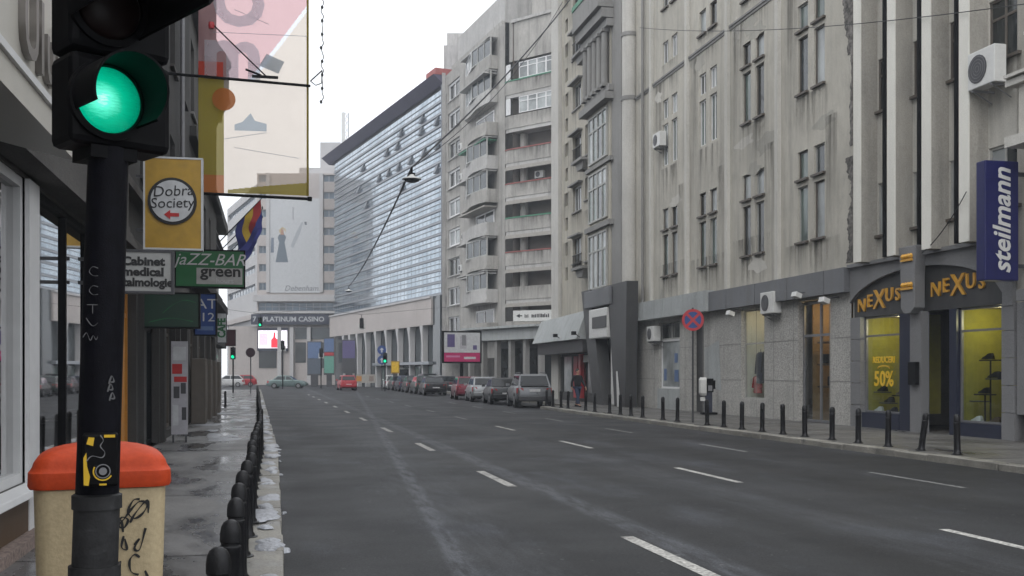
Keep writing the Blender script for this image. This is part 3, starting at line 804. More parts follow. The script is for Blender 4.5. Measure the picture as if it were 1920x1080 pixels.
# ground floor: piers of rough stone with openings between them
op = [(yx(1560, FXR), yx(1500, FXR), .12, 3.95), (yx(1436, FXR), yx(1393, FXR), .75, 3.9), (yx(1322, FXR), yx(1300, FXR), .12, 3.7), (yx(1277, FXR), yx(1238, FXR), .12, 3.85)]
m = MB(); m.wall(FR_R, B0, B1, .0, 4.05, op, .06, .22, 0); m.build('stone_front', W_STONE, gb)
m = MB()
for y in (29.4, 31.7, 33.1, 34.4, 37.7, 39.2, 41.0, 44.6): m.fbox(FR_R, y, y + .02, .12, 4.0, .061, .066)
for z in (1.4, 2.7):
    for a, e in ((B0, op[0][0]), (op[0][1], op[1][0]), (op[1][1], op[2][0]), (op[2][1], op[3][0]), (op[3][1], B1)): m.fbox(FR_R, a, e, z, z + .02, .061, .066)
m.build('cladding_joint', W_GREYPIER, gb)
YS = yx(1342, FXR)
m = MB()
k = 0; y = B0
while y < YS - .01:                                       # corrugated dark fascia, panel by panel
    e = min(y + 1.18, YS); MB().fbox(FR_R, y + .012, e - .012, 4.02, 4.74, .06, .30 + .015 * (k % 2)).build('fascia_panel', W_FASCIA, gb); y = e; k += 1
y = YS
while y < B1 - .01:
    e = min(y + 2.3, B1); MB().fbox(FR_R, y + .012, e - .012, 4.02, 4.82, .06, .42).build('fascia_panel', W_LSTONE, gb); y = e
a, e, z0, z1 = op[0]
window(gb, FR_R, a + .05, e - .05, .12, 3.9, -.15, MGREY, G_THIN, (.42,), (.72,), .08, .07).name = 'shop_door'
r = MB(); r.fquad(FR_R, a, e, .12, 3.9, -2.3); r.fquad(FR_R, a, e, .125, .13, -1); 
for s in (a, e): r.add([FR_R.P(s, .12, -.44), FR_R.P(s, 3.9, -.44), FR_R.P(s, 3.9, -2.3), FR_R.P(s, .12, -2.3)], [(0, 1, 2, 3)])
r.add([FR_R.P(a, 3.9, -.44), FR_R.P(e, 3.9, -.44), FR_R.P(e, 3.9, -2.3), FR_R.P(a, 3.9, -2.3)], [(0, 1, 2, 3)])
r.build('display_wall', W_SHOPB, gb)
sh = MB()
for z in (1.2, 1.9, 2.6): sh.fbox(FR_R, a + .1, e - .3, z, z + .05, -.75, -.45)
sh.build('shelf', WOOD, gb)
def lamp_pt(loc, e, col):
    ld = bpy.data.lights.new('shop_lamp', 'POINT'); ld.energy = e; ld.color = col; ld.shadow_soft_size = .1
    lo = bpy.data.objects.new('shop_lamp', ld); COL.objects.link(lo); lo.location = loc
lamp_pt(FR_R.P((a + e) / 2, 3.6, -1.0), 26, (1, .72, .36))
for k, (s, z) in enumerate(((a + .5, 1.26), (a + .9, 1.26), (a + .5, 1.96), (e - .8, 1.96))):
    tag(MB().fbox(FR_R, s, s + .28, z, z + .3, -.72, -.5).build('carton', (DGREY, BLACKM, DBLUE, BLACKM)[k], None, bevel=.02), ('grey carton on the lower shelf behind the glass shop door', 'black carton beside the grey one on the lower door-side shelf', 'dark blue carton on the middle shelf behind the glass shop door', 'black carton at the near end of the middle shelf')[k], 'carton', 'cartons on the shop shelves')
a, e, z0, z1 = op[1]
shop_window(gb, FR_R, a, e, z0, z1, W_FIN, (1, .8, .5), None, .9, -.14, (.62,), (), GREYF, power=9)
def garment(F, s, z, o, col, label, w=.5, h=.9):
    m = MB(); r = []
    for t, k, dd in ((0, .18, .05), (.06, .5, .09), (.3, .42, .1), (.6, .46, .1), (1, .55, .12)):
        q = []
        for i in range(10): an = 2 * math.pi * i / 10; q.append(F.P(s + w * k * math.cos(an), z + h * (1 - t) + .015 * math.sin(an * 3 + t * 5), o + dd * math.sin(an)))
        r.append(q)
    m.loft(r)
    for q in (-1, 1): m.cyl(F.P(s + q * w * .45, z + h * .92, o), F.P(s + q * w * .62, z + h * .3, o + .03), .07, .06, 8)
    m.cyl(F.P(s, z + h, o), F.P(s, z + h + .12, o), .01, None, 5)
    return tag(m.build('garment', col, None, True), label, 'garment', 'clothes hanging in the shop window')
garment(FR_R, a + .55, 1.35, -.32, BLACKM, 'black jacket hanging in the window between the stone piers', .55, 1.1)
garment(FR_R, a + 1.1, 1.3, -.34, DBLUE, 'dark blue coat hanging beside the black jacket', .5, 1.1)
garment(FR_R, e - .5, .95, -.34, INKRED, 'red top low in the window between the stone piers', .5, .6)
a, e, z0, z1 = op[2]
MB().fbox(FR_R, a, e, .12, 3.7, -.2, -.14).build('dark_door', W_DGRAN, gb)
a, e, z0, z1 = op[3]
window(gb, FR_R, a, e, 1.0, 3.1, -.12, WHITEF, G_BLIND, (), (), .08, .06)
window(gb, FR_R, a, e, 3.1, 3.85, -.12, GREYF, G_DARK, (.5,), (), .06, .06)
MB().fbox(FR_R, a - .05, e + .05, .12, 1.0, -.15, .12).build('stall_riser', W_LSTONE, gb)
m = MB()
for s, z, w, h in ((a + .6, 2.1, .35, .4), (a + .5, 1.3, .45, .5), (e - .55, 1.35, .3, .5)): m.fbox(FR_R, s, s + w, z, z + h, -.085, -.08)
m.build('window_sticker', BLUEP, gb)
m = MB(); m.fpoly(FR_R, [(37.4, 1.0), (38.9, 1.1), (39.0, 2.6), (37.6, 2.9)], .066, .07)
m.build('torn_poster', W_LSTONE, gb)
ac_unit(FR_R, yx(1437, 16.1), on_x(1437, 588, 16.1)[1], .1, 'grey air conditioner above the clothes window', .95, .72)
ac_unit(FR_R, yx(1219, 16.1), on_x(1219, 640, 16.1)[1], .1, 'white air conditioner low on the stone front by the portal', .9, .65)
ac_unit(FR_R, yx(1232, 16.2), on_x(1232, 276, 16.2)[1], .05, 'white air conditioner high beside the furthest paired windows', .85, .62)
flood(FR_R, yx(1378, 16.1), on_x(1378, 590, 16.1)[1], .1, 'white floodlight on the dark fascia above the rough stone pier')
flood(FR_R, yx(1498, 16.0), on_x(1498, 556, 16.0)[1], .1, 'white floodlight at the far side of the lit door')
flood(FR_R, yx(1550, 16.0), on_x(1550, 566, 16.0)[1], .1, 'white floodlight at the near side of the lit door')

# ---------------- beige apartment building with loggia bay and tall piers
C0, C1 = B1 + .01, 61.9
cb = thing('loggia_building', 'dirty beige apartment building with a projecting loggia bay and tall round piers', 'building', (FXR, C0, 0))
ZC = 27.5
hs = []; rows = [7.8 + 2.86 * i for i in range(7)]
colA = (yx(1090, FXR), yx(1074, FXR)); colB = (yx(1113, FXR), yx(1097, FXR))
for i, z in enumerate(rows):
    hs.append((colA[0], colA[1], z, z + 1.42)); 
    hs.append((colB[0], colB[1], z + (.35 if i % 2 else -.1), z + 1.55))
for i, z in enumerate([7.0 + 1.43 * i for i in range(13)]): hs.append((59.0, 59.55, z, z + .75))
bay0, bay1 = 49.4, 53.2
m = MB(); m.wall(FR_R, C0, C1 - 1.6, 3.4, ZC, hs, 0, .3); shell(m, FR_R, C0, C1, 0, ZC); m.build('wall', W_BEIGE, cb)
for h in hs:
    if h[1] - h[0] < .8: window(cb, FR_R, *h, -.25, WOODF, G_DARK, (), (), .05, .05); continue
    window(cb, FR_R, *h, -.22, R_.choice((WHITEF, GREYF, WOODF)), R_.choice((G_DARK, G_BLIND, G_TOWER)), (.33, .66), (), .07, .08, W_GREYPIER)
for i, z in enumerate(rows):
    stain(cb, FR_R, colA[0] - .4, colA[1] + .4, z - 1.25, z - .02); stain(cb, FR_R, colB[0] - .4, colB[1] + .4, z - 1.2, z - .2); stain(cb, FR_R, 58.2, 60.1, z - 1.2, z + 1.4)
m = MB()
for i, z in enumerate(rows): m.fbox(FR_R, colA[0] - .25, colA[1] + .2, z + 1.46, z + 1.55, 0, .28)
m.build('window_hood', W_GREYPIER, cb)
for i in (0, 2, 4, 6):
    z = rows[i] - .62
    m = MB(); m.fbox(FR_R, colB[0] - .1, colB[1] + .2, z, z + .14, 0, .75)
    m.fpoly(FR_R, [(colB[0], z), (colB[1], z), (colB[1] - .3, z - .4), (colB[0] + .3, z - .4)], .0, .55)
    bb = m.build('balcony', W_GREYPIER, cb)
    m = MB()
    for k in range(9): s = colB[0] + (colB[1] - colB[0]) * k / 8; m.cyl(FR_R.P(s, z + .14, .68), FR_R.P(s, z + .8, .68), .02, None, 5)
    m.cyl(FR_R.P(colB[0] - .05, z + .8, .68), FR_R.P(colB[1] + .1, z + .8, .68), .03, None, 6)
    m.build('railing', IRON, bb)
MB().fbox(FR_R, C1 - 1.58, C1, 0, ZC + .5, .0, .22).build('pale_pilaster', W_PALECOL, cb)
# the bay
m = MB(); m.fbox(FR_R, bay0, bay1, 5.6, 18.4, .0, .55); m.build('bay', W_BEIGE, cb)
m = MB()
for z0, z1, dd in ((14.9, 15.25, .95), (15.3, 15.6, .75), (18.4, 18.75, .85), (18.8, 19.25, 1.1), (19.3, 19.5, 1.3), (11.95, 12.15, .7), (8.85, 9.1, .75)):
    m.fbox(FR_R, bay0 - .35, bay1 + .35 * (dd > .8), z0, z1, .0, dd)
m.build('bay_cornice', W_GREYPIER, cb)
for zr in ((5.9, 8.7), (9.3, 11.8), (12.3, 14.7)):
    window(cb, FR_R, bay0 + .35, bay1 - .35, zr[0], zr[1], .56, GREYF, lambda r: r.choice((G_GREEN, G_BLIND, G_TOWER, G_GREEN)), (.25, .5, .75), (.68,), .09, .09)
m = MB()
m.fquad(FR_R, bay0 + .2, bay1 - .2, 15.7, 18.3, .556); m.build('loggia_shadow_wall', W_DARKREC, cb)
for k in range(5):
    s = bay0 + .3 + (bay1 - bay0 - .6) * k / 4
    m = MB(); m.cyl(FR_R.P(s, 15.6, .75), FR_R.P(s, 18.4, .75), .17, .15, 12); m.fbox(FR_R, s - .22, s + .22, 15.6, 15.75, .55, .95); m.fbox(FR_R, s - .22, s + .22, 18.25, 18.4, .55, .95)
    m.build('loggia_column', W_GREYPIER, cb)
m = MB(); m.fbox(FR_R, bay0 - .2, bay1 + .6, 19.52, 20.5, .4, 1.2); m.build('roof_parapet', W_GREYPIER, cb)
MB().fbox(FR_R, bay0 - .2, bay1 + .6, 20.5, 20.75, 1.0, 1.25).build('parapet_awning', GRNRAIL, cb)
MB().fbox(FR_R, bay1 - 3.4, bay1 - .6, 20.5, 23.2, .0, .4).build('attic_block', W_GREYPIER, cb)
# tall piers at the near end
m = MB(); m.fbox(FR_R, 47.9, 49.35, .12, ZC, .0, .5); m.build('flat_pier', W_GREYPIER, cb)
for y in (46.95 + .62, ):
    m = MB(); m.lathe([(.36, .12), (.36, ZC)], (FXR - .2, y, 0), 18); m.build('round_pier', W_PALECOL, cb, True)
m = MB()
for z in (14.42, 17.4):
    m.lathe([(.40, z), (.40, z + .18)], (FXR - .2, 47.57, 0), 18)
m.build('pier_band', W_GREYPIER, cb)
# ground floor of the beige building: white slanted fascia and dark band
m = MB()
y0, y1 = yx(1094, 15.6), yx(1010, 15.6)
m.hexa([(15.2, y0, 3.42), (16.5, y0, 3.42), (16.5, y1, 3.42), (15.2, y1, 3.42), (15.75, y0, 4.9), (16.5, y0, 4.9), (16.5, y1, 4.75), (15.75, y1, 4.75)])
fas = m.build('white_canopy', W_LSTONE, cb)
MB().box(15.55, 16.5, y0, y1, 2.75, 3.41).build('canopy_band', W_DGRAN, cb)
m = MB()
for u in (1082, 1047): 
    y = yx(u, 15.2); m.cyl((15.35, y, 3.5), (15.05, y, 3.72), .02, None, 6); m.box(14.92, 15.12, y - .14, y + .14, 3.62, 3.8)
m.build('canopy_lamp', BLACKM, cb)
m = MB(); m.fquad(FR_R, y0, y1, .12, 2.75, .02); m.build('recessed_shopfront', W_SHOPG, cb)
for k, (f0, f1, z0, z1, mat) in enumerate(((.05, .2, .6, 2.6, G_BLIND), (.24, .38, .3, 2.6, G_DARK), (.42, .5, .3, 2.6, REDP), (.54, .7, .6, 2.6, G_BLIND), (.74, .95, .6, 2.6, G_DARK))):
    s0, s1 = y0 + (y1 - y0) * f0, y0 + (y1 - y0) * f1
    MB().fbox(FR_R, s0, s1, z0, z1, .03, .08).build('shop_panel', mat, cb)
m = MB(); m.fbox(FR_R, y0 + .6, y0 + 2.4, 2.25, 2.62, .09, .2); m.build('lit_shop_sign', WHITEP, cb)
m = MB(); m.fbox(FR_R, y0 + .3, y0 + .7, 1.95, 2.2, .09, .2); m.build('green_shop_sign', GREENS, cb)
m = MB(); m.fbox(FR_R, y0 + 2.6, y0 + 3.0, .3, 2.7, .09, .3); m.build('red_post', REDP, cb)

# ---------------- dark granite portal
pt = thing('granite_portal', 'dark granite portal with slanted pylons framing a white box sign', 'portal', (15.5, 46, 0))
def pylon(mb, ub0, ub1, ut0, ut1, vt, vb, X, th):
    y = [yx(u, X) for u in (ub0, ub1, ut1, ut0)]
    zt = on_x((ut0 + ut1) / 2, vt, X)[1]
    F = FR((X, 0), (0, 1), (-1, 0))
    mb.fpoly(F, [(y[0], .12), (y[1], .12), (y[2], zt), (y[3], zt)], -th, 0)
m = MB(); pylon(m, 1152, 1172, 1139, 1175, 531, 760, 15.5, .55); m.build('pylon', W_DGRAN, pt)
m = MB(); pylon(m, 1112, 1130, 1090, 1106, 545, 760, 15.5, .6); m.build('pylon', W_DGRAN, pt)
F155 = FR((15.5, 0), (0, 1), (-1, 0))
ya, yb = yx(1143, 15.3), yx(1092, 15.3)
m = MB(); m.fbox(F155, ya + .3, yb, 4.9, 5.75, -.6, .12); m.build('lintel', W_FASCIA, pt, bevel=.03)
yc, yd = yx(1146, 15.6), yx(1110, 15.6)
m = MB(); m.fbox(F155, yc + .1, yd - .1, 3.35, 4.8, -.8, .1); sg = m.build('box_sign', WHITEP, pt, bevel=.05)
MB().fbox(F155, yc + .1, yd - .75, 3.85, 4.4, .1, .13).build('sign_recess', W_DGRAN, sg)
MB().fbox(F155, yx(1140, 15.6), yx(1116, 15.6), .12, 3.35, -.85, -.75).build('dark_door', BLACKM, pt)
m = MB(); m.fbox(F155, yx(1150, 15.7), yx(1141, 15.7), .12, 3.35, -.75, -.3); m.build('white_column', WHITEP, pt, bevel=.06)
m = MB(); pylon(m, 1157, 1163, 1155, 1157, 696, 758, 15.46, .02); m.build('white_inlay', WHITEP, pt)
# ------------------------------------------------------------------ the balcony tower further on
def lat(u, Z): return (u - U0) / F_PX * Z
P_r = cz(9.5, 81.1); P_c = cz(-.45, 89.4); P_e = cz(-6.6, 106.0)
tw = thing('balcony_tower', 'tall grey apartment tower with a rounded corner and coloured balcony rails', 'building', (P_c[0], P_c[1], 0))
FD1, LD1 = fr2(P_r, P_c)
FD2, LD2 = fr2(P_c, P_e)
floors = [5.05 + 2.86 * i for i in range(9)]                 # slab levels
ztop = 31.2
# core behind the loggias
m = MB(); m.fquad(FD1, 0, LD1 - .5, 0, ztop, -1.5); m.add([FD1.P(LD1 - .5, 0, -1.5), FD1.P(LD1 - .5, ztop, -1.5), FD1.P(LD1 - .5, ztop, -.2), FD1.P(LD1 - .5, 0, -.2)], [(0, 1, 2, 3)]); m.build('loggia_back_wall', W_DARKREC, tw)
m = MB()
corner = FD1.P(LD1, 0, 0)
def round_ring(r, z, o=0):                                   # outline of the front face with the rounded corner into the west face
    pts = [FD1.P(5.0, z, r - .0)]
    c = FD1.P(LD1 - .36, z, -1.3)
    a0 = math.atan2(FD1.n.y, FD1.n.x); a1 = math.atan2(FD2.n.y, FD2.n.x)
    da = (a1 - a0 + math.pi) % (2 * math.pi) - math.pi
    for k in range(9):
        a = a0 + da * k / 8
        pts.append(Vector((c.x + (1.3 + r) * math.cos(a), c.y + (1.3 + r) * math.sin(a), z)))
    return pts
def band(z0, z1, r, th=.25):
    mb = MB(); o0 = round_ring(r, z0); o1 = round_ring(r, z1); i0 = round_ring(r - th, z0); i1 = round_ring(r - th, z1); n = len(o0)
    for k in range(n - 1): mb.hexa([o0[k], o0[k + 1], i0[k + 1], i0[k], o1[k], o1[k + 1], i1[k + 1], i1[k]])
    return mb
railc = {2: REDRAIL, 3: GRNRAIL, 4: REDRAIL, 5: REDRAIL, 7: GRNRAIL}
for i, z in enumerate(floors[:-1]):
    bp = band(z - .12, z + .95, .0, .18).build('parapet', W_TOWER, tw)
    stain(tw, FD1, 5.2, LD1 - .4, z - .1, z + .94, .006)
    if i in railc: band(z + .96, z + 1.06, .05, .2).build('rail', railc[i], bp)
    m = band(z - .42, z - .13, -.05, 1.3); m.build('slab', W_TOWERPALE, bp)
    if i < 6:
        band(z - .72, z - .42, .02, .05).build('awning_fringe', AWN, bp)
        s0 = 6.4 + (i % 3) * .5
        window(tw, FD1, s0, s0 + 1.7, z + .3, z + 2.1, -1.48, WHITEF if i % 2 else GREYF, G_DARK if i % 2 else G_BLIND, (.4,), (), .1, .1)
        m = MB(); m.cyl(FD1.P(LD1 - 1.0, z + .95, -1.1), FD1.P(LD1 - 1.0, z + 2.4, -1.1), .35, None, 12); m.build('corner_pier', W_TOWER, tw)
    elif i < 8:
        for k in range(7):
            a = 5.0 + (LD1 - 1.3 - 5.0) * k / 7; e = 5.0 + (LD1 - 1.3 - 5.0) * (k + 1) / 7
            window(tw, FD1, a, e, z + 1.07, z + 2.42, -.12, WHITEF, R_.choice((G_BLIND, G_BLIND, G_CURT)), (), (.7,), .07, .08)
        rr = round_ring(-.1, 0)
        for k in range(1, 8, 2):
            f2, L2 = fr2(rr[k][:2], rr[min(k + 2, 9)][:2])
            window(tw, f2, 0, L2, z + 1.07, z + 2.42, -.02, WHITEF, R_.choice((G_BLIND, G_CURT)), (), (.7,), .07, .08)
ac = ac_unit(FD1, LD1 - 2.6, floors[5] - 2.86 + 1.2 + .2, -1.35, 'white air conditioner in a loggia of the balcony tower', .9, .6)
# set-back top storeys
band(27.8, 31.2, -.35, .3).build('corner_wall', W_TOWER, tw)
m = MB(); m.fbox(FD1, 3, LD1 - .6, 28.2, 31.0, -6, -.7); m.fbox(FD1, 2, LD1 - 1.2, 31.0, 36.5, -7, -1.9); m.build('setback_storey', W_TOWER, tw)
m = MB(); m.fbox(FD1, 3, LD1 - .3, 31.0, 31.25, -6, -.2); m.fbox(FD1, 2, LD1 - 1.0, 33.8, 34.05, -7, -1.6); m.build('setback_slab', W_TOWERPALE, tw)
window(tw, FD1, 6, LD1 - 1.5, 29, 30.4, -.69, GREYF, G_DARK, (.25, .5, .75), (), .1, .08)
# west face: windows, then the balcony bay
hs = []; ww = []
def s_on(F, u, L):                                           # distance along F whose direction meets column u
    lo, hi = 0.0, L
    def col(s):
        p = F.P(s, 0, 0); Z = p.x * SA + p.y * CA; q = p.x * CA - p.y * SA
        return U0 + F_PX * q / Z
    up = col(lo) < col(hi)
    for _ in range(40):
        mid = (lo + hi) / 2
        if (col(mid) < u) == up: lo = mid
        else: hi = mid
    return (lo + hi) / 2
sA, sB = s_on(FD2, 862, LD2), s_on(FD2, 840, LD2)
b0, b1 = s_on(FD2, 934, LD2), s_on(FD2, 878, LD2)
for z in floors:
    hs.append((sA, sB, z + .35, z + 2.1)); ww.append((sA, sB, z + .35, z + 2.1))
m = MB(); m.wall(FD2, 0.36, LD2, 3.0, ztop, hs, 0, .35); m.fquad(FD2, .36, LD2, 0, ztop, -12); 
m.add([FD2.P(LD2, 0, 0), FD2.P(LD2, ztop, 0), FD2.P(LD2, ztop, -12), FD2.P(LD2, 0, -12)], [(0, 1, 2, 3)])
m.add([FD2.P(.36, ztop, 0), FD2.P(LD2, ztop, 0), FD2.P(LD2, ztop, -12), FD2.P(.36, ztop, -12)], [(0, 1, 2, 3)])
m.build('wall', W_TOWER, tw)
for i, h in enumerate(ww):
    window(tw, FD2, *h, -.3, WHITEF if i % 4 != 2 else GREYF, R_.choice((G_DARK, G_BLIND)), (.5,), (), .22 if i > 2 else .12, .16, W_TOWERPALE)
MB().fbox(FD2, sB + .9, LD2, 0, ztop + .3, .0, .35).build('corner_strip', W_TOWERPALE, tw)
for i, z in enumerate(floors):
    m = MB(); n = 8; o = []
    dpt = 1.35 if i < 7 else .9
    def prof(r, zz_): 
        return [FD2.P(b0 + (b1 - b0) * k / n, zz_, (math.sin(math.pi * min(1, k / n * 1.35 + .08)) * .35 + .75) * r if k < n else .02) for k in range(n + 1)]
    for (za, zb2, r) in ((z - .2, z + .05, dpt), (z + .05, z + .95, dpt - .12)):
        a_, c_ = prof(r, za), prof(r, zb2)
        ring = [FD2.P(b0, za, 0)] + a_ + [FD2.P(b1, za, 0)]; ring2 = [FD2.P(b0, zb2, 0)] + c_ + [FD2.P(b1, zb2, 0)]
        m.loft([ring, ring2])
    bal = m.build('balcony', (W_TOWER, W_TOWERPALE)[i % 2], tw)
    if i % 2: MB().fbox(FD2, b0 + .3, b1 - .8, z + 2.3, z + 2.42, .02, 1.2).build('awning', (AWN, W_TOWERPALE, GRNRAIL)[i % 3], bal)
    stain(tw, FD2, b0 + .1, b1 - .2, z - 1.3, z - .2); stain(tw, FD2, sA - .4, sB + .5, z - .9, z + .3); stain(tw, FD2, sB + .2, sB + 1.2, z - 1.4, z + 1.4)
    if i in (1, 2, 4, 5, 7, 8):
        fa, fL = fr2(FD2.P(b0 + .05, 0, dpt * .75)[:2], FD2.P(b0 + (b1 - b0) * .55, 0, dpt * 1.02)[:2])
        fb, fLb = fr2(FD2.P(b0 + (b1 - b0) * .55, 0, dpt * 1.02)[:2], FD2.P(b1 - .1, 0, .3)[:2])
        window(tw, fa, 0, fL, z + .96, z + 2.5, -.1, GREYF, G_TOWER, (.35, .68), (), .1, .1)
        window(tw, fb, 0, fLb, z + .96, z + 2.5, -.1, WHITEF, G_BLIND, (.5,), (), .12, .1)
        MB().fbox(FD2, b0 + .1, b1 - .1, z + 2.51, z + 2.6, .05, dpt * .9).build('balcony_roof', W_TOWERPALE, bal)
    else:
        window(tw, FD2, b0 + .8, b1 - 2.6, z + .1, z + 2.2, .03, WHITEF, G_DARK, (.5,), (), .12, .08)
for k_, (s_, i_) in enumerate(((sA - 1.1, 2), (sA - 1.2, 5), (sA - 1.1, 6), (b1 + .7, 3))): ac_unit(FD2, s_, floors[i_] + .5, .04, 'small white air conditioner on the west face of the balcony tower, %s' % ('third floor', 'sixth floor', 'seventh floor', 'beside a balcony')[k_], .8, .6)
# penthouse block behind
m = MB(); q = FD2
m.fbox(q, 3.2, LD2 - 1.0, ztop + .01, ztop + 3.6, -9, -1.0); m.build('penthouse', W_TOWERPALE, tw)
m = MB(); m.fbox(q, 2.6, LD2 - .5, ztop + .01, ztop + .9, -.9, -.5); m.build('roof_parapet', W_TOWER, tw)
p2 = cz(-4.5, 116); bb2 = thing('plain_block', 'pale plain block rising behind the balcony tower', 'building', (p2[0], p2[1], 0))
FB2, LB2 = fr2(cz(lat(838, 116), 116), cz(lat(940, 116), 116))
m = MB(); m.fbox(FB2, 0, LB2, 0, zz(62, 116), -10, 0); m.build('wall', W_TOWERPALE, bb2)
m = MB(); m.fbox(FB2, -.3, 2.2, 0, zz(88, 116), -9, .6); m.build('stair_tower', W_TOWERPALE, bb2)

# canopy and columns at the tower's foot
cn = thing('white_canopy', 'long white canopy on grey columns at the foot of the balcony tower', 'canopy', (*cz(-1, 79), 0))
FC, LC = fr2(cz(lat(872, 84), 84), cz(lat(1012, 76), 76))
m = MB()
m.fbox(FC, 0, LC, 4.15, 5.0, -3.0, 0); m.fbox(FC, -.1, LC, 5.01, 5.18, -3.0, .35); m.build('fascia', W_LSTONE, cn)
for k in range(6):
    s = .25 + (LC - .6) * k / 5
    m = MB(); m.fbox(FC, s - .16, s + .16, .12, 4.14, -.6, -.22); m.build('column', W_GREYPIER, cn)
MB().fquad(FC, 0, LC, .12, 4.14, -2.95).build('recessed_wall', W_SHOPG, cn)
for k in range(5):
    s = .5 + (LC - .6) * k / 5
    MB().fbox(FC, s, s + (LC - .6) / 5 - .4, .3, 3.6, -2.9, -2.8).build('shop_panel', R_.choice((G_DARK, G_TOWER, G_DARK)), cn)
ds = thing('direction_board', 'white box sign with an arrow and dark strokes hung above the canopy', 'sign', (*cz(2, 79), 5.6))
FDS, LDS = fr2(cz(lat(962, 80), 80), cz(lat(1046, 78.5), 78.5))
m = MB(); m.fbox(FDS, 0, LDS, 5.55, 6.35, -.25, 0); m.build('panel', WHITEP, ds)
m = MB(); m.fpoly(FDS, [(.25, 5.95), (.55, 5.8), (.55, 6.1)], .0, .012); m.fbox(FDS, .55, .75, 5.91, 5.99, 0, .012); m.build('arrow', INK, ds)
m = MB(); x = .95
while x < LDS - .35:
    w = R_.uniform(.06, .12); m.fbox(FDS, x, x + w, 5.8, 5.8 + R_.uniform(.2, .3), 0, .012); x += w + R_.uniform(.03, .07) + (.2 if R_.random() < .12 else 0)
m.build('lettering', INK, ds)
m = MB(); m.fbox(FDS, .1, LDS * .6, 5.2, 5.5, -.25, -.05); m.build('lower_panel', AWN, ds)

# ------------------------------------------------------------------ glass office building
G_s = cz(-6.75, 106.6); ang = math.radians(24); G_e = (cz(-6.75 - .407 * 43, 106.6 + .9135 * 43))
FG, LG = fr2(G_s, G_e)
gl = thing('glass_building', 'long glass office building with white rails under a dark slanting cornice', 'building', (G_s[0], G_s[1], 0))
ZG0, ZG1 = 9.6, 30.2
rows = 17; hr = (ZG1 - ZG0) / rows
for i in range(rows):
    z = ZG0 + i * hr
    MB().fquad(FG, .25, LG, z, z + hr, 0).build('glazing_strip', G_CURT, gl)
    m = MB(); m.fbox(FG, .25, LG, z - .06, z + .08, .0, .14); r = m.build('white_rail', RAILW, gl)
    MB().fbox(FG, .25, LG, z + .081, z + .2, .0, .09).build('dark_rail', RAILD, r); MB().fbox(FG, .25, LG, z + hr * .55, z + hr * .55 + .06, .0, .07).build('thin_rail', RAILW, r)
m = MB()
k = 0.25
while k < LG: m.fbox(FG, k, k + .03, ZG0 + .1, ZG1, .0, .02); k += 1.25
o = m.build('mullions', RAILW, gl); o['kind'] = 'stuff'
for row, us in ((14, (683, 728, 748, 793, 823)), (12, (676, 713, 731, 750, 773, 798, 824)), (10, (690, 757, 823)), (15, (755, 795))):
    for u in us:
        s = s_on(FG, u, LG); z = ZG0 + row * hr
        m = MB(); m.add([FG.P(s, z + hr * .95, .06), FG.P(s + .65, z + hr * .95, .06), FG.P(s + .65, z + .22, .45), FG.P(s, z + .22, .45),
                         FG.P(s, z + .22, .06), FG.P(s + .65, z + .22, .06)], [(0, 1, 2, 3), (0, 3, 4), (1, 5, 2), (3, 2, 5, 4)])
        m.build('open_vent', RAILD, gl)
m = MB()
for (o0, o1, z0, z1) in ((-10, .9, ZG1 + .3, ZG1 + 1.15),):
    m.hexa([FG.P(-.3, z0, o0), FG.P(LG + 2.2, z0, o0), FG.P(LG + 2.2, z0, .25), FG.P(-.3, z0, .25), FG.P(-.3, z1, o0), FG.P(LG + 2.2, z1, o0), FG.P(LG + 2.2, z1, 1.3), FG.P(-.3, z1, 1.3)])
m.build('cornice', ROOFB, gl)
m = MB(); m.fbox(FG, -.35, 2.4, ZG1 + 1.16, ZG1 + 1.8, -9, 1.1); m.build('red_roof_edge', ROOFR, gl)
m = MB(); m.fbox(FG, 0, LG, 0, ZG1 + .3, -16, -.1); m.build('core', DGREY, gl)
MB().fbox(FG, 0, .25, 0, ZG1 + .3, -.1, .3).build('edge_fin', RAILD, gl)
m = MB(); m.fbox(FG, -.1, 2.0, 0, ZG0 - .1, -.1, .5); m.build('glazed_stair', G_TOWER, gl)
# podium
MB().fbox(FG, 2.0, LG, 6.6, 9.3, -.1, .7).build('podium_band', W_PINK, gl)
MB().fbox(FG, 2.0, LG, 9.31, 9.5, -.1, .85).build('podium_ledge', W_CASGREY, gl)
MB().fquad(FG, 2.0, LG, 0, 6.6, -.05).build('podium_glazing', G_TOWER, gl)
for u in (801, 777, 755, 733, 713, 694, 678, 664, 652):
    s = s_on(FG, u, LG)
    m = MB(); pts = []
    for z, w, dpt in ((0, .42, .55), (4.6, .42, .55), (5.6, .52, .62), (6.2, .75, .68), (6.59, 1.0, .69)):
        pts.append([FG.P(s - w / 2, z, 0), FG.P(s + w / 2, z, 0), FG.P(s + w / 2, z, dpt), FG.P(s - w / 2, z, dpt)])
    m.loft(pts); m.build('flared_column', W_CASGREY, gl)
MB().fbox(FG, 2.2, 22, 2.55, 2.85, .0, .9).build('entrance_canopy', RAILW, gl)
m = MB()
for k in range(9): m.fbox(FG, 3 + k * 2.1, 4.6 + k * 2.1, .3, 2.4, .0, .05)
o = m.build('shopfronts', G_GREEN, gl); o['kind'] = 'stuff'

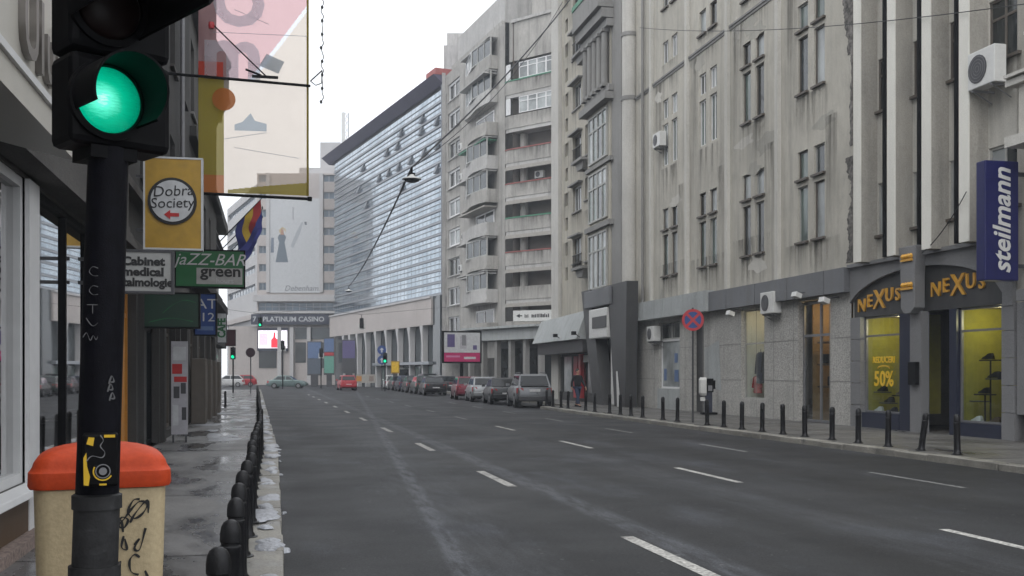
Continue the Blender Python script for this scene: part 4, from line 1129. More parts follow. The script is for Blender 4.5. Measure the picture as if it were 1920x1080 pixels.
# ------------------------------------------------------------------ building across the end of the street
ZC_ = 152.0
K_l, K_r = cz(lat(482, ZC_), ZC_), cz(lat(646, ZC_), ZC_)
FK, LK = fr2(K_l, K_r)
kb = thing('end_building', 'pale office block across the end of the street with a giant advertising banner', 'building', (K_l[0], K_l[1], 0))
def ku(u): return (u - 482) / F_PX * ZC_
ktop = zz(325, ZC_)
hs = []
rowsv = [(328, 341), (360, 373), (393, 407), (427, 441), (461, 475), (495, 509), (530, 544)]
for a, c in rowsv:
    z1, z0 = zz(a, ZC_), zz(c, ZC_)
    hs.append((ku(485.5), ku(499), z0, z1)); hs.append((ku(606), ku(637), z0, z1))
hs.append((ku(484), ku(638), zz(583, ZC_), zz(567, ZC_)))
m = MB(); m.wall(FK, 0, LK, 0, ktop, hs, 0, .4); m.fquad(FK, 0, LK, 0, ktop, -14); m.add([FK.P(0, ktop, 0), FK.P(LK, ktop, 0), FK.P(LK, ktop, -14), FK.P(0, ktop, -14)], [(0, 1, 2, 3)])
m.build('wall', W_PINK, kb)
for h in hs[:-1]: window(kb, FK, *h, -.35, RAILW, G_BLUE, (.5,) if h[1] - h[0] < 1.2 else (.33, .66), (), .08, .1)
window(kb, FK, *hs[-1], -.35, RAILD, G_BLUE, tuple(k / 12 for k in range(1, 12)), (.5,), .1, .1)
for z0, z1, d in ((zz(566, ZC_) + .05, zz(553, ZC_), .5), (zz(588, ZC_), zz(584, ZC_), .7)):
    MB().fbox(FK, -.4, LK, z0, z1, .0, d).build('stone_ledge', W_CASGREY, kb)
for u in (503, 603, 639):
    MB().fbox(FK, ku(u) - .25, ku(u) + .25, zz(548, ZC_), ktop, .0, .3).build('vertical_rib', W_CASGREY, kb)
MB().fbox(FK, ku(598), ku(636), ktop + .01, zz(264, ZC_), -8, -1).build('roof_box', W_CASGREY, kb)
MB().fbox(FK, ku(560), ku(640), ktop + .01, ktop + .9, -6, -.5).build('parapet', W_CASGREY, kb)
bn = MB().fbox(FK, ku(506), ku(600), zz(549, ZC_), zz(372, ZC_), .04, .16).build('advertising_banner', SIGNW, kb)
bn['label'] = 'giant pale banner showing a woman in a grey dress'
# printed figure: flat shapes on the banner
def kp(pts, mat, nm, o=.165): MB().fpoly(FK, [(ku(u), zz(v, ZC_)) for u, v in pts], o, o + .006).build(nm, mat, bn)
kp([(517, 492), (541, 492), (534, 455), (537, 445), (534, 440), (524, 440), (521, 446), (524, 455)], simple('dress_grey', (.14, .17, .20), .7), 'printed_dress')
kp([(526, 441), (533, 441), (532, 431), (528, 430)], SKIN, 'printed_face')
kp([(524, 436), (527, 438), (528, 430), (533, 430), (536, 436), (536, 430), (530, 426), (524, 431)], simple('blond', (.5, .4, .22), .7), 'printed_hair')
kp([(508, 474), (514, 474), (514, 446), (509, 446)], simple('print_slate', (.16, .19, .24), .7), 'printed_strip')
kp([(545, 462), (550, 466), (562, 440), (569, 418), (566, 416), (556, 436)], simple('print_pale', (.38, .40, .42), .7), 'printed_strip')
kp([(549, 412), (551, 412), (551, 388), (549, 388)], simple('print_mid', (.3, .3, .32), .7), 'printed_strip')
kp([(572, 422), (576, 422), (575, 416), (571, 416)], simple('print_dot', (.12, .13, .15), .7), 'printed_strip')
text('lettering', 'Debenhams', FK, ku(568), zz(541, ZC_), 1.1, simple('print_ink', (.16, .17, .19), .7), bn, .165, .005, shear=.3)
MB().fbox(FK, ku(474), ku(619), zz(609, ZC_), zz(590, ZC_), .72, 1.0).build('casino_sign', DBLUE, kb)
text('lettering', 'PLATINUM CASINO', FK, ku(553), zz(599.5, ZC_), .95, SIGNW, kb, 1.005, .02, bold=.02, sx=1.05)
text('lettering', '7', FK, ku(480), zz(599.5, ZC_), 1.0, SIGNW, kb, 1.005, .02, bold=.02)
MB().fbox(FK, -4, LK, 0, zz(612, ZC_), -.0, .1).build('ground_floor_wall', W_PINK, kb)
for a, c, v0, v1 in ((554, 626, 614, 636), (554, 574, 642, 680), (486, 519, 656, 690), (590, 626, 642, 690)):
    MB().fbox(FK, ku(a), ku(c), zz(v1, ZC_), zz(v0, ZC_), .1, .18).build('shopfront', G_TOWER if v0 < 640 else G_DARK, kb)
for u in (522, 545, 577): MB().fbox(FK, ku(u), ku(u + 7), 0, zz(614, ZC_), .1, .7).build('column', W_CASGREY, kb)
sc_ = thing('video_screen', 'bright white video screen showing a red bottle on the end building', 'screen', FK.P(ku(485), zz(655, ZC_), .3))
MB().fbox(FK, ku(484), ku(541), zz(658, ZC_), zz(615, ZC_), .19, .55).build('screen_case', DBLUE, sc_)
MB().fquad(FK, ku(486), ku(540), zz(653, ZC_), zz(620, ZC_), .56).build('display', SCREENW, sc_)
MB().fpoly(FK, [(ku(u), zz(v, ZC_)) for u, v in ((510, 652), (522, 652), (522, 637), (518, 633), (518, 625), (515, 622), (514, 633), (510, 637))], .561, .58).build('bottle_picture', SCREENR, sc_)
MB().fquad(FK, ku(488), ku(504), zz(648, ZC_), zz(625, ZC_), .563).build('lilac_block', glow('screen_lilac', (.72, .58, .8), 1.2), sc_)
# its wing running back on the left
W_e = cz(lat(482, ZC_) - .407 * 26, ZC_ + .9135 * 26)
FW, LW = fr2(K_l, W_e)
hs = [(1.5, LW - .5, zz(c, ZC_), zz(a, ZC_)) for a, c in rowsv[1:]]
m = MB(); m.wall(FW, 0, LW, 0, ktop - 1.5, hs, 0, .5); m.build('wing_wall', W_CASGREY, kb)
for h in hs: window(kb, FW, h[0], h[1], h[2], h[3], -.45, RAILW, G_BLUE, tuple(k / 10 for k in range(1, 10)), (), .12, .1)
MB().fbox(FW, 0, LW, 9.4, 10.1, .0, .6).build('wing_ledge', W_PINK, kb)
for k in range(8): MB().fbox(FW, 1 + k * 2.2, 2.1 + k * 2.2, 3.5, 7.6, .01, .1).build('tall_window', G_TOWER, kb)
pA = cz(lat(650, 190), 190)
an = MB()
for k in range(12):
    z = 33 + k * 1.25; w = .35
    for dx, dy in ((-w, -w), (w, -w), (w, w), (-w, w)): an.cyl((pA[0] + dx, pA[1] + dy, z), (pA[0] + dx, pA[1] + dy, z + 1.25), .06, None, 4)
    an.cyl((pA[0] - w, pA[1] - w, z), (pA[0] + w, pA[1] - w, z + 1.25), .05, None, 4); an.cyl((pA[0] + w, pA[1] - w, z), (pA[0] - w, pA[1] - w, z + 1.25), .05, None, 4)
mst = thing('antenna_mast', 'thin lattice antenna mast rising behind the glass building', 'antenna', (pA[0], pA[1], 0))
an.build('lattice', MGREY, mst)
MB().box(pA[0] - 2.5, pA[0] + 2.5, pA[1] - 2.5, pA[1] + 2.5, 0, 33).build('tower_base', W_CASGREY, mst)
m = MB(); m.box(pA[0] - .9, pA[0] - .3, pA[1] - .5, pA[1] + .5, 42, 48); m.build('antenna_panel', WHITEP, mst)

# ------------------------------------------------------------------ left side of the street
FL = FR((FXL, 0), (0, 1), (1, 0))
def yl(u, X=FXL): return yx(u, X)
# nearest shop
S0, S1 = -4.0, 16.6
ns = thing('corner_shop', 'cream panelled shop with tall white window frames at the left edge', 'building', (FXL, S0, 0))
o1 = [( -3.5, 4.4, .66, 3.42), (4.75, 10.42, .66, 3.42), (10.85, 16.2, .30, 3.42)]
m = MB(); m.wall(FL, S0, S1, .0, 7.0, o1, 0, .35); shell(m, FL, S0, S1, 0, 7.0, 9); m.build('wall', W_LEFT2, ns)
m = MB()
for a, e, z0, z1 in o1:
    r = MB(); r.fquad(FL, a, e, z0 - .3, z1, -2.4); r.fquad(FL, a, e, z0, z0 + .001, -2.39)
    for s in (a, e): r.add([FL.P(s, z0, -.34), FL.P(s, z1, -.34), FL.P(s, z1, -2.4), FL.P(s, z0, -2.4)], [(0, 1, 2, 3)])
    r.add([FL.P(a, z0, -.34), FL.P(e, z0, -.34), FL.P(e, z0, -2.4), FL.P(a, z0, -2.4)], [(0, 1, 2, 3)])
    r.add([FL.P(a, z1, -.34), FL.P(e, z1, -.34), FL.P(e, z1, -2.4), FL.P(a, z1, -2.4)], [(0, 1, 2, 3)])
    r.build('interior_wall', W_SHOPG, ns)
w = window(ns, FL, 4.75, 10.42, .66, 3.42, -.12, WHITEF, G_REFL, (.5,), (), .09, .1)
w = window(ns, FL, -3.5, 4.4, .66, 3.42, -.12, WHITEF, G_REFL, (.33, .66), (), .09, .1)
w = window(ns, FL, 10.85, 16.2, .30, 3.42, -.10, BLACKM, G_REFL, (.32, .58), (), .06, .08)
MB().fbox(FL, 10.42, 10.85, .12, 3.42, -.12, .04).build('white_post', WHITEF, ns)
for a, e in ((4.75, 10.45), (-3.5, 4.4)):
    m = MB(); m.hexa([FL.P(a, .56, -.1), FL.P(e, .56, -.1), FL.P(e, .56, .15), FL.P(a, .56, .15), FL.P(a, .68, -.1), FL.P(e, .68, -.1), FL.P(e, .62, .13), FL.P(a, .62, .13)])
    m.build('sill', WHITEF, ns, bevel=.01)
MB().fbox(FL, -3.5, 10.6, .12, .22, .01, .16).build('base_step', W_REDST, ns)
MB().fbox(FL, -3.5, 10.6, .222, .55, .005, .03).build('dark_plinth', WOOD, ns)
# projecting fascia box
fb = MB(); XF = .72
fb.hexa([FL.P(S0, 3.45, .02), FL.P(8.75, 3.45, .02), FL.P(8.75, 3.28, XF), FL.P(S0, 3.28, XF), FL.P(S0, 4.95, .02), FL.P(8.75, 4.95, .02), FL.P(8.75, 4.95, XF), FL.P(S0, 4.95, XF)]); fs_ = fb.build('fascia_box', CREAM, ns)
m = MB()
for z in (3.46, 4.72): m.fbox(FL, S0, 8.7, z, z + .05, XF, XF + .025)
m.fbox(FL, 8.62, 8.7, 3.51, 4.72, XF, XF + .025); m.build('fascia_frame', WHITEF, fs_)
m = MB()
for y in (5.9, 3.2, .5): m.fbox(FL, y, y + .02, 3.28, 4.95, XF + .001, XF + .006)
m.build('panel_joint', DGREY, fs_)
for ch_, y_, s_ in (('U', 7.02, .62), ('l', 7.33, .66), ('u', 7.60, .62), ('l', 7.86, .62), ('u', 8.12, .60)): text('letter', ch_, FL, y_, 3.77, s_, STEEL, fs_, XF + .012, .03, bold=.008)
m = MB()
for k, (z, d) in enumerate(((3.46, .26), (3.58, .2), (3.70, .14))): m.fbox(FL, 8.8, S1, z, z + .10, .01, d)
m.fbox(FL, 8.8, S1, 3.82, 4.9, .01, .12); m.build('upper_fascia', W_LEFT2, ns)
for k in range(5):
    y = 9.4 + k * 1.55; MB().fbox(FL, y, y + 1.0, 5.1, 6.8, .01, .05).build('upper_window', G_DARK, ns)
# shop goods: two mannequins-like plinths
for i, (y, x, h) in enumerate(((8.9, -1.1, 1.0), (7.4, -1.3, .8), (12.4, -1.2, 1.1))):
    tag(MB().fbox(FL, y, y + .5, .68 if i < 2 else .32, .68 + h, x, x + .4).build('plinth', LILAC, None, bevel=.02), ('pale display plinth behind the first left window pane', 'low pale display plinth deeper in the first left window', 'pale display plinth behind the black framed left window')[i], 'plinth', 'plinths in the left shop')

# dark house next door
D0, D1 = S1 + .01, 33.4
FLK = FL; FL = FR((-2.45, 0), (0, 1), (1, 0))
dh = thing('dark_house', 'dark house with shops behind the row of projecting signs', 'building', (FXL, D0, 0))
hs = [(y, y + 1.3, z, z + 2.1) for y in (18.2, 21.2, 24.2, 27.2, 30.4) for z in (5.4, 9.2, 13)]
sh_ = [(17.4, 20.6, .3, 3.3), (21.6, 24.6, .12, 3.2), (25.4, 28.6, .3, 3.2), (29.4, 32.6, .12, 3.2)]
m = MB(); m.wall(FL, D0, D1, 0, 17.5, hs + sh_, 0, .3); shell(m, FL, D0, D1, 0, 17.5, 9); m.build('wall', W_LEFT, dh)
for h in hs: window(dh, FL, *h, -.28, WOODF, G_DARK, (.5,), (.7,), .07, .07, W_LEFT2)
for i, h in enumerate(sh_): window(dh, FL, *h, -.25, (ORNG2, BLACKM, WOODF, BLACKM)[i], (G_DARK, G_TOWER, G_DARK, G_DARK)[i], (.33, .66), (.8,), .08, .1)
m = MB(); m.fbox(FL, 16.68, 17.0, .12, 3.3, .0, .26); m.build('orange_jamb', ORNG2, dh)
m = MB(); m.fbox(FL, 20.9, 21.3, .12, 3.4, .0, .1); m.fbox(FL, 24.8, 25.2, .12, 3.4, .0, .1); m.fbox(FL, 28.8, 29.2, .12, 3.4, .0, .1); m.build('shop_pilaster', W_LEFT, dh)
m = MB(); m.fbox(FL, D0, D1, 3.45, 3.9, .0, .2); m.fbox(FL, D0, D1, 4.7, 4.85, .0, .2); m.fbox(FL, D0, D1, 16.9, 17.5, .0, .7); m.build('cornice', W_LEFT2, dh)
m = MB(); m.cyl((-2.3, 17.6, 3.95), (-2.3, 17.6, 16.8), .07, None, 8); m.cyl((-2.3, 29, 3.95), (-2.3, 29, 16.8), .06, None, 8); m.build('downpipe', MGREY, dh)
FL = FLK
# ornate house behind the banner
E0, E1 = D1 + .01, 50.0
oh = thing('turreted_house', 'dark old house with a round corner turret behind the street banner', 'building', (-2.5, E0, 0))
FL2 = FR((-2.5, 0), (0, 1), (1, 0))
hs = [(y, y + 1.4, z, z + 2.3) for y in (34.6, 37.8, 41, 44.2) for z in (5.6, 9.8, 14)]
sh_ = [(34.4, 37.4, .12, 3.2), (38.2, 41.2, .12, 3.2), (42, 45, .12, 3.2), (45.8, 49, .12, 3.2)]
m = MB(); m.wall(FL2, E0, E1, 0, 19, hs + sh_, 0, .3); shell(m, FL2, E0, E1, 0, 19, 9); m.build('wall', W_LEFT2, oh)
for h in hs: window(oh, FL2, *h, -.28, GREYF, G_DARK, (.5,), (.7,), .07, .07, W_LEFT3)
for h in sh_: window(oh, FL2, *h, -.25, WOODF, G_DARK, (.5,), (.8,), .08, .1)
m = MB(); m.lathe([(.1, 12.4), (.4, 13.0), (.62, 13.4), (.7, 13.5), (.62, 13.6), (.62, 14.9), (.72, 15.0), (.72, 15.2), (.5, 15.6), (.2, 16.0), (.05, 16.3)], (-2.5, 48.2, 0), 20); m.build('turret', W_LEFT2, oh, True)
m = MB()
for z, d in ((4.3, .5), (8.8, .25), (13.0, .25), (18.6, .8)): m.fbox(FL2, E0, E1, z, z + .3, .0, d)
m.build('cornice', W_LEFT, oh)
# low ornate house with balcony and flags
H0, H1 = E1 + .01, 74.0
lo_ = thing('flag_house', 'pale old house with an iron balcony and flags beyond the green sign', 'building', (-3.55, H0, 0))
FL3 = FR((-3.55, 0), (0, 1), (1, 0))
hs = [(y, y + 1.5, z, z + 2.5) for y in (51.5, 54.8, 58.1, 61.4, 64.7, 68) for z in (7.6,)] + [(y, y + 1.5, 3.9, 5.9) for y in (51.5, 54.8, 58.1, 61.4, 64.7, 68)]
m = MB(); m.wall(FL3, H0, H1, 0, 11.4, hs, 0, .3); shell(m, FL3, H0, H1, 0, 11.4, 9); m.build('wall', W_LEFT3, lo_)
for h in hs: window(lo_, FL3, *h, -.28, GREYF, G_DARK, (.5,), (.7,), .08, .07, W_LEFT2)
m = MB(); m.fbox(FL3, H0, H1, 10.9, 11.5, .0, .6); m.fbox(FL3, H0, H1, 6.4, 6.6, .0, .25); m.fbox(FL3, 52, 66, 7.15, 7.35, .0, 1.0); m.build('cornice', W_LEFT2, lo_)
m = MB()
for k in range(57): m.cyl(FL3.P(52 + k * .25, 7.35, .93), FL3.P(52 + k * .25, 8.3, .93), .018, None, 4)
for z in (7.45, 7.8, 8.3): m.cyl(FL3.P(52, z, .93), FL3.P(66, z, .93), .03, None, 5)
for s in (52, 66): 
    for z in (7.45, 8.3): m.cyl(FL3.P(s, z, 0), FL3.P(s, z, .93), .03, None, 5)
m.build('railing', IRON, lo_)
m = MB()
for k in range(6): m.fbox(FL3, 51 + k * 3.6, 53.6 + k * 3.6, .3, 3.2, .01, .06)
o = m.build('shopfronts', G_DARK, lo_); o['kind'] = 'stuff'
MB().fbox(FL3, H0, H1, 3.3, 3.7, .0, .5).build('shop_cornice', W_LEFT, lo_)
# further wall to the junction
J0, J1 = H1 + .01, 101.0
jh = thing('junction_house', 'grey low house at the far left corner of the junction', 'building', (-4.6, J0, 0))
FL4 = FR((-4.6, 0), (0, 1), (1, 0))
hs = [(y, y + 1.5, 3.6, 5.6) for y in (76, 80, 84, 88, 92, 96)]
m = MB(); m.wall(FL4, J0, J1, 0, 7.5, hs, 0, .3); shell(m, FL4, J0, J1, 0, 7.5, 9); m.build('wall', W_LEFT3, jh)
for h in hs: window(jh, FL4, *h, -.28, GREYF, G_DARK, (.5,), (.7,), .08, .07)
# ------------------------------------------------------------------ foreground traffic light
PX, PY = -.515, 3.40
tl = thing('traffic_light', 'large black traffic light with a lit green lamp on a scratched black pole', 'traffic light', (PX, PY, PZ))
LEAN = .033
def pp(z): return Vector((PX + LEAN * CA * (z - 1.3), PY - LEAN * SA * (z - 1.3), z))
m = MB(); m.cyl(pp(1.28), pp(2.42), .0625, .0575, 24); m.build('pole', POLEB, tl, True)
m = MB(); m.cyl(pp(.10), pp(1.25), .068, .066, 24); m.lathe([(.072, 1.245), (.072, 1.285), (.064, 1.29)], pp(1.26) - Vector((0, 0, 1.26)), 24); m.lathe([(.075, 1.03), (.075, 1.075)], pp(1.05) - Vector((0, 0, 1.05)), 24)
m.lathe([(.16, .12), (.16, .15), (.09, .17)], pp(.12) - Vector((0, 0, .12)), 20)
m.build('base_sleeve', POLEG, tl, True)
TH = math.radians(31)
ax = Vector((math.sin(TH), -math.cos(TH), 0)); rt = Vector((math.cos(TH), math.sin(TH), 0)); up = Vector((0, 0, 1))
HC = pp(2.31) + Vector((-.034, 0, 0)); HC.z = 0
def hp(a, z, o): return HC + rt * a + ax * o + up * z
FH = FR((HC.x, HC.y), (rt.x, rt.y), (ax.x, ax.y))
HW, HD, HZ, SEC = .130, .085, 2.315, .275
hd = MB()
for k in range(3):
    z0 = HZ + SEC * k
    hd.fbox(FH, -HW + .022, HW + .068, z0 + .004, z0 + SEC - .004, -HD, HD)
head = hd.build('housing', BLACKM, tl, bevel=.022)
m = MB(); m.fbox(FH, -.045, .095, HZ - .03, HZ + .01, -.07, .07); m.build('mount', BLACKM, head)
for k, lm in enumerate((LENS_G, LENS_OFF, LENS_OFF)):
    z = HZ + SEC * (k + .5); rot = Matrix((rt, up, ax)).transposed()      # local z -> lamp axis
    m = MB(); m.lathe([(.118, -.01), (.118, .012), (.100, .016), (.097, .0)], hp(0, z, HD), 40, 0, rot); m.build('lamp_ring', BLACKM, head, True)
    m = MB(); prof = [(.001, .03)] + [(.096 * math.sin(t), .03 * math.cos(t) + .0) for t in [math.pi / 2 * i / 8 for i in range(1, 9)]]
    m.lathe(prof, hp(0, z, HD + .003), 40, 0, rot); m.build('lens', lm, head, True)
    # visor: a tube open below, cut back towards the sides
    m = MB(); n = 36; R0, L = (.103, .116, .116)[k], (.175, .52, .52)[k]
    vs_ = []
    for i in range(n + 1):
        t = math.radians(-42) + math.radians(246) * i / n
        c, s = math.cos(t), math.sin(t)
        ln = L * (.84 + .16 * max(0, min(1, (s + .35) / 1.0)))
        for rr_ in (R0, R0 + .007):
            for o in (0, ln): vs_.append(hp(rr_ * c, z + rr_ * s, HD + .008 + o))
    fs = []
    for i in range(n):
        a = 4 * i; e = a + 4
        fs += [(a, e, e + 1, a + 1), (a + 2, a + 3, e + 3, e + 2), (a + 1, e + 1, e + 3, a + 3)]
    fs += [(0, 1, 3, 2), (4 * n, 4 * n + 2, 4 * n + 3, 4 * n + 1)]
    m.add(vs_, fs); m.build('visor', BLACKM, head, True)
# push button box
cdir = (Vector((0, 0, 0)) - Vector((PX, PY, 0))).normalized()
FBX = FR((PX - .0, PY), (cdir.y * -1, cdir.x), (cdir.x, cdir.y))
if FBX.d.dot(Vector((CA, -SA, 0))) < 0: FBX.d = -FBX.d
bxo = .112; bz0, bz1 = 1.32, 1.475
m = MB(); m.fbox(FBX, -.04, .058, bz0, bz1, .02, bxo); bx = m.build('button_box', BLACKM, tl, bevel=.008)
m = MB()
m.fpoly(FBX, [(-.037, bz0 + .006), (-.024, bz0 + .004), (-.02, bz0 + .03), (-.028, bz0 + .06), (-.03, bz0 + .1), (-.038, bz0 + .085)], bxo + .001, bxo + .003)
m.fpoly(FBX, [(-.03, bz1 - .03), (-.012, bz1 - .036), (-.008, bz1 - .012), (-.024, bz1 - .01)], bxo + .001, bxo + .003)
m.fbox(FBX, .018, .048, bz1 - .012, bz1 - .004, bxo + .001, bxo + .003)
m.fbox(FBX, .005, .025, bz0 + .004, bz0 + .009, bxo + .001, bxo + .003); m.build('yellow_mark', YELP, bx)
def ring(F, s, z, o, r0, r1, a0=0, a1=360, n=24):
    mb = MB(); vs_ = []
    for i in range(n + 1):
        t = math.radians(a0 + (a1 - a0) * i / n)
        for r in (r0, r1): vs_.append(F.P(s + r * math.cos(t), z + r * math.sin(t), o))
    mb.add(vs_, [(2 * i, 2 * i + 2, 2 * i + 3, 2 * i + 1) for i in range(n)]); return mb
ring(FBX, .015, bz0 + .045, bxo + .002, .024, .028, 150, 330).build('yellow_arc', YELP, bx)
ring(FBX, .015, bz0 + .045, bxo + .002, .018, .021).build('grey_ring', MGREY, bx)
MB().cyl(FBX.P(.015, bz0 + .045, bxo), FBX.P(.015, bz0 + .045, bxo + .008), .011, None, 16).build('button', MGREY, bx)
def ribbon(F, pts, o, w):
    mb = MB()
    P = [Vector((a, c)) for a, c in pts]
    Q = []                                                   # smooth the stroke
    for i in range(len(P) - 1):
        p0, p1, p2, p3 = P[max(0, i - 1)], P[i], P[i + 1], P[min(len(P) - 1, i + 2)]
        for k in range(5):
            t = k / 5; Q.append(.5 * ((2 * p1) + (p2 - p0) * t + (2 * p0 - 5 * p1 + 4 * p2 - p3) * t * t + (3 * p1 - p0 - 3 * p2 + p3) * t ** 3))
    Q.append(P[-1]); vs_ = []
    for i, p in enumerate(Q):
        d = (Q[min(i + 1, len(Q) - 1)] - Q[max(0, i - 1)]); d = d.normalized() if d.length > 1e-9 else Vector((1, 0)); nn = Vector((-d.y, d.x)) * w / 2 * (.75 + .35 * math.sin(i * .7))
        vs_ += [F.P(p.x + nn.x, p.y + nn.y, o), F.P(p.x - nn.x, p.y - nn.y, o)]
    mb.add(vs_, [(2 * i, 2 * i + 1, 2 * i + 3, 2 * i + 2) for i in range(len(Q) - 1)]); return mb
ribbon(FBX, [(-.03, bz0 + .075), (-.015, bz0 + .09), (.012, bz0 + .085), (.02, bz0 + .1), (.008, bz0 + .118), (.016, bz0 + .135), (.008, bz0 + .15)], bxo + .003, .003).build('scrawl', MGREY, bx)
def scratch(u, v, pts, w=.0022):
    Z = 3.29; c = CAM_H + (V0 - v) / F_PX * Z
    la = (u - 188) / F_PX * Z
    ribbon(FBX, [(la + a, c + b_) for a, b_ in pts], .064, w).build('scratched_letter', simple('scratch', (.12, .12, .125), .7) if 'scratch' not in MATS else MATS['scratch'], tl)
scratch(183, 520, [(.014, .012), (-.004, .018), (-.014, .004), (-.004, -.008), (.012, -.008)])
scratch(183, 553, [(.014, .012), (-.004, .016), (-.014, .002), (-.004, -.01), (.012, -.008)])
scratch(180, 582, [(-.016, .008), (.014, .008)]); scratch(180, 582, [(0, .008), (0, -.018)])
scratch(181, 608, [(-.02, .012), (.0, -.012), (.024, .012)])
scratch(176, 636, [(-.02, 0), (-.01, .014), (.0, -.008), (.008, .006), (.016, -.006), (.022, .008)])
for k, (u, v) in enumerate(((212, 712), (210, 726), (213, 742))):
    scratch(u, v, [(-.008, -.012), (0, .012), (.006, -.004), (-.004, -.006)], .005)

# ------------------------------------------------------------------ litter bin behind the pole
BZc = 3.86; bx_, by_ = cz(-1.488, BZc)
_q = math.hypot(1.488, BZc); _nl, _nz = 1.488 / _q, -BZc / _q            # the bin faces the camera's side of the pavement
FB = FR((bx_, by_), (-_nz * CA + _nl * SA, -_nz * -SA + _nl * CA), (_nz * SA + _nl * CA, _nz * CA - _nl * SA))
lb = thing('litter_bin', 'cream litter bin with a bright orange domed lid and black scrawls', 'litter bin', (bx_, by_, .55))
def rrect(hw, hd, r, z, n=5):
    pts = []; hw *= .935; hd *= .9; r *= .9
    for sx, sy, a0 in ((1, 1, 0), (-1, 1, 90), (-1, -1, 180), (1, -1, 270)):
        for k in range(n):
            a = math.radians(a0 + 90 * k / (n - 1)); pts.append(FB.P(sx * (hw - r) + r * math.cos(a), z, sy * (hd - r) + r * math.sin(a)))
    return pts
lz = 1.262
m = MB(); m.loft([rrect(.20, .145, .06, .50), rrect(.208, .155, .06, .53), rrect(.226, .172, .065, 1.0), rrect(.233, .178, .07, lz - .015)]); m.build('body', BINB, lb, True)
m = MB()
rg = [rrect(.247, .19, .07, lz - .012), rrect(.253, .195, .07, lz), rrect(.251, .194, .07, lz + .045), rrect(.243, .186, .07, lz + .052)]
for i in range(1, 10):
    t = math.pi / 2 * i / 9; hh = .5 * (i / 9) + .5 * math.sin(t); c = max(.03, 1 - hh ** 2.6) ** .5; rg.append(rrect(.238 * c, .181 * c, .068 * c, lz + .052 + .090 * hh))
m.loft(rg); m.build('lid', ORANGE, lb, True)
fo = .1615
def bpx(u, v):
    cl, cz2, r = -1.488 + _nl * fo, BZc + _nz * fo, (u - U0) / F_PX
    s = (r * cz2 - cl) / (-_nz - _nl * r); return (s, CAM_H + (V0 - v) / F_PX * (cz2 + _nl * s))
for k, st in enumerate(([(219, 985), (228, 970), (240, 975), (232, 990), (222, 985), (232, 974), (246, 955), (262, 940), (276, 945), (268, 962), (252, 972), (240, 960), (250, 938), (262, 936)], [(244, 980), (254, 962), (276, 938), (278, 962)], [(228, 975), (231, 998)],
                        [(252, 1022), (262, 1010), (252, 1028), (262, 1030), (273, 990)], [(232, 1005), (228, 1026), (238, 1030), (234, 1010)], [(262, 1045), (252, 1040), (243, 1052), (246, 1072), (260, 1078)], [(272, 1070), (280, 1095), (262, 1110)], [(226, 1052), (221, 1080), (230, 1096)])):
    ribbon(FB, [bpx(*p) for p in st], fo + .0012 - .007 * (min(p[1] for p in st) - 920) / 250 , .0085).build('graffiti', INK, lb)
m = MB(); m.cyl((bx_, by_, .12), (bx_, by_, .52), .03, None, 12); m.lathe([(.12, .12), (.12, .135)], (bx_, by_, 0), 16)
m.build('stand', DGREY, lb)

# ------------------------------------------------------------------ projecting signs on the left
def proj(u0, u1, v0, v1, Y, th=.14):
    xa, za = on_y(u0, v1, Y); xb, zb = on_y(u1, v0, Y)
    return FR((xa, Y), (1, 0), (0, -1)), xb - xa, za, zb
def psign(name, label, u0, u1, v0, v1, Y, face, edge, th=.14, wallx=FXL, cat='sign'):
    F, w, z0, z1 = proj(u0, u1, v0, v1, Y)
    t = thing(name, label, cat, (F.o.x, Y, z0))
    m = MB(); m.fbox(F, 0, w, z0, z1, -th, 0); m.build('panel', face, t)
    m = MB()
    for a, e, c, d in ((-.03, 0, z0 - .03, z1 + .03), (w, w + .03, z0 - .03, z1 + .03), (0, w, z0 - .03, z0), (0, w, z1, z1 + .03)): m.fbox(F, a, e, c, d, -th - .01, .012)
    m.build('frame', edge, t)
    m = MB()
    for z in (z0 + (z1 - z0) * .2, z0 + (z1 - z0) * .8): m.box(wallx - .02, F.o.x, Y + .04, Y + .08, z - .02, z + .02)
    m.build('bracket', DGREY, t)
    return t, F, w, z0, z1
t, F, w, z0, z1 = psign('ochre_sign', 'tall ochre projecting sign with a white disc and red arrow', 272, 377, 300, 464, 18.6, YELSIGN, SIGNW, .18)
cx, cz_ = (323 - 272) / 105 * w, z0 + (464 - 378) / 164 * (z1 - z0); rr_ = 46 / 105 * w
m = MB(); m.cyl(F.P(cx, cz_, .0), F.P(cx, cz_, .03), rr_, None, 40); m.build('disc_rim', INK, t)
m = MB(); m.cyl(F.P(cx, cz_, .03), F.P(cx, cz_, .04), rr_ * .88, None, 40); m.build('disc', SIGNW, t)
text('lettering', 'Dobra', F, cx + .01, cz_ + .16, .25, INK, t, .044, .004, shear=.15, ang=.08)
text('lettering', 'Society', F, cx, cz_ - .04, .24, INK, t, .044, .004, shear=.1, ang=.05)
m = MB(); m.fpoly(F, [(cx - .13, cz_ - .23), (cx - .03, cz_ - .15), (cx - .03, cz_ - .2), (cx + .11, cz_ - .2), (cx + .11, cz_ - .26), (cx - .03, cz_ - .26), (cx - .03, cz_ - .31)], .042, .05); m.build('arrow', INKRED, t)
t, F, w, z0, z1 = psign('clinic_sign', 'grey white projecting sign with three lines of black lettering', 216, 321, 474, 545, 13.2, SIGNGREY, DGREY, .1)
for k, (tx, sx) in enumerate((('Cabinet', 1.12), ('medical', 1.12), ('oftalmologie', .98))): text('lettering', tx, F, w * .5, z1 - (.22 + .27 * k) * (z1 - z0) - .01, .135, INK, t, .004, .003, bold=.006, sx=sx)
FBK = FR((F.o.x, F.o.y + .1), (1, 0), (0, 1))
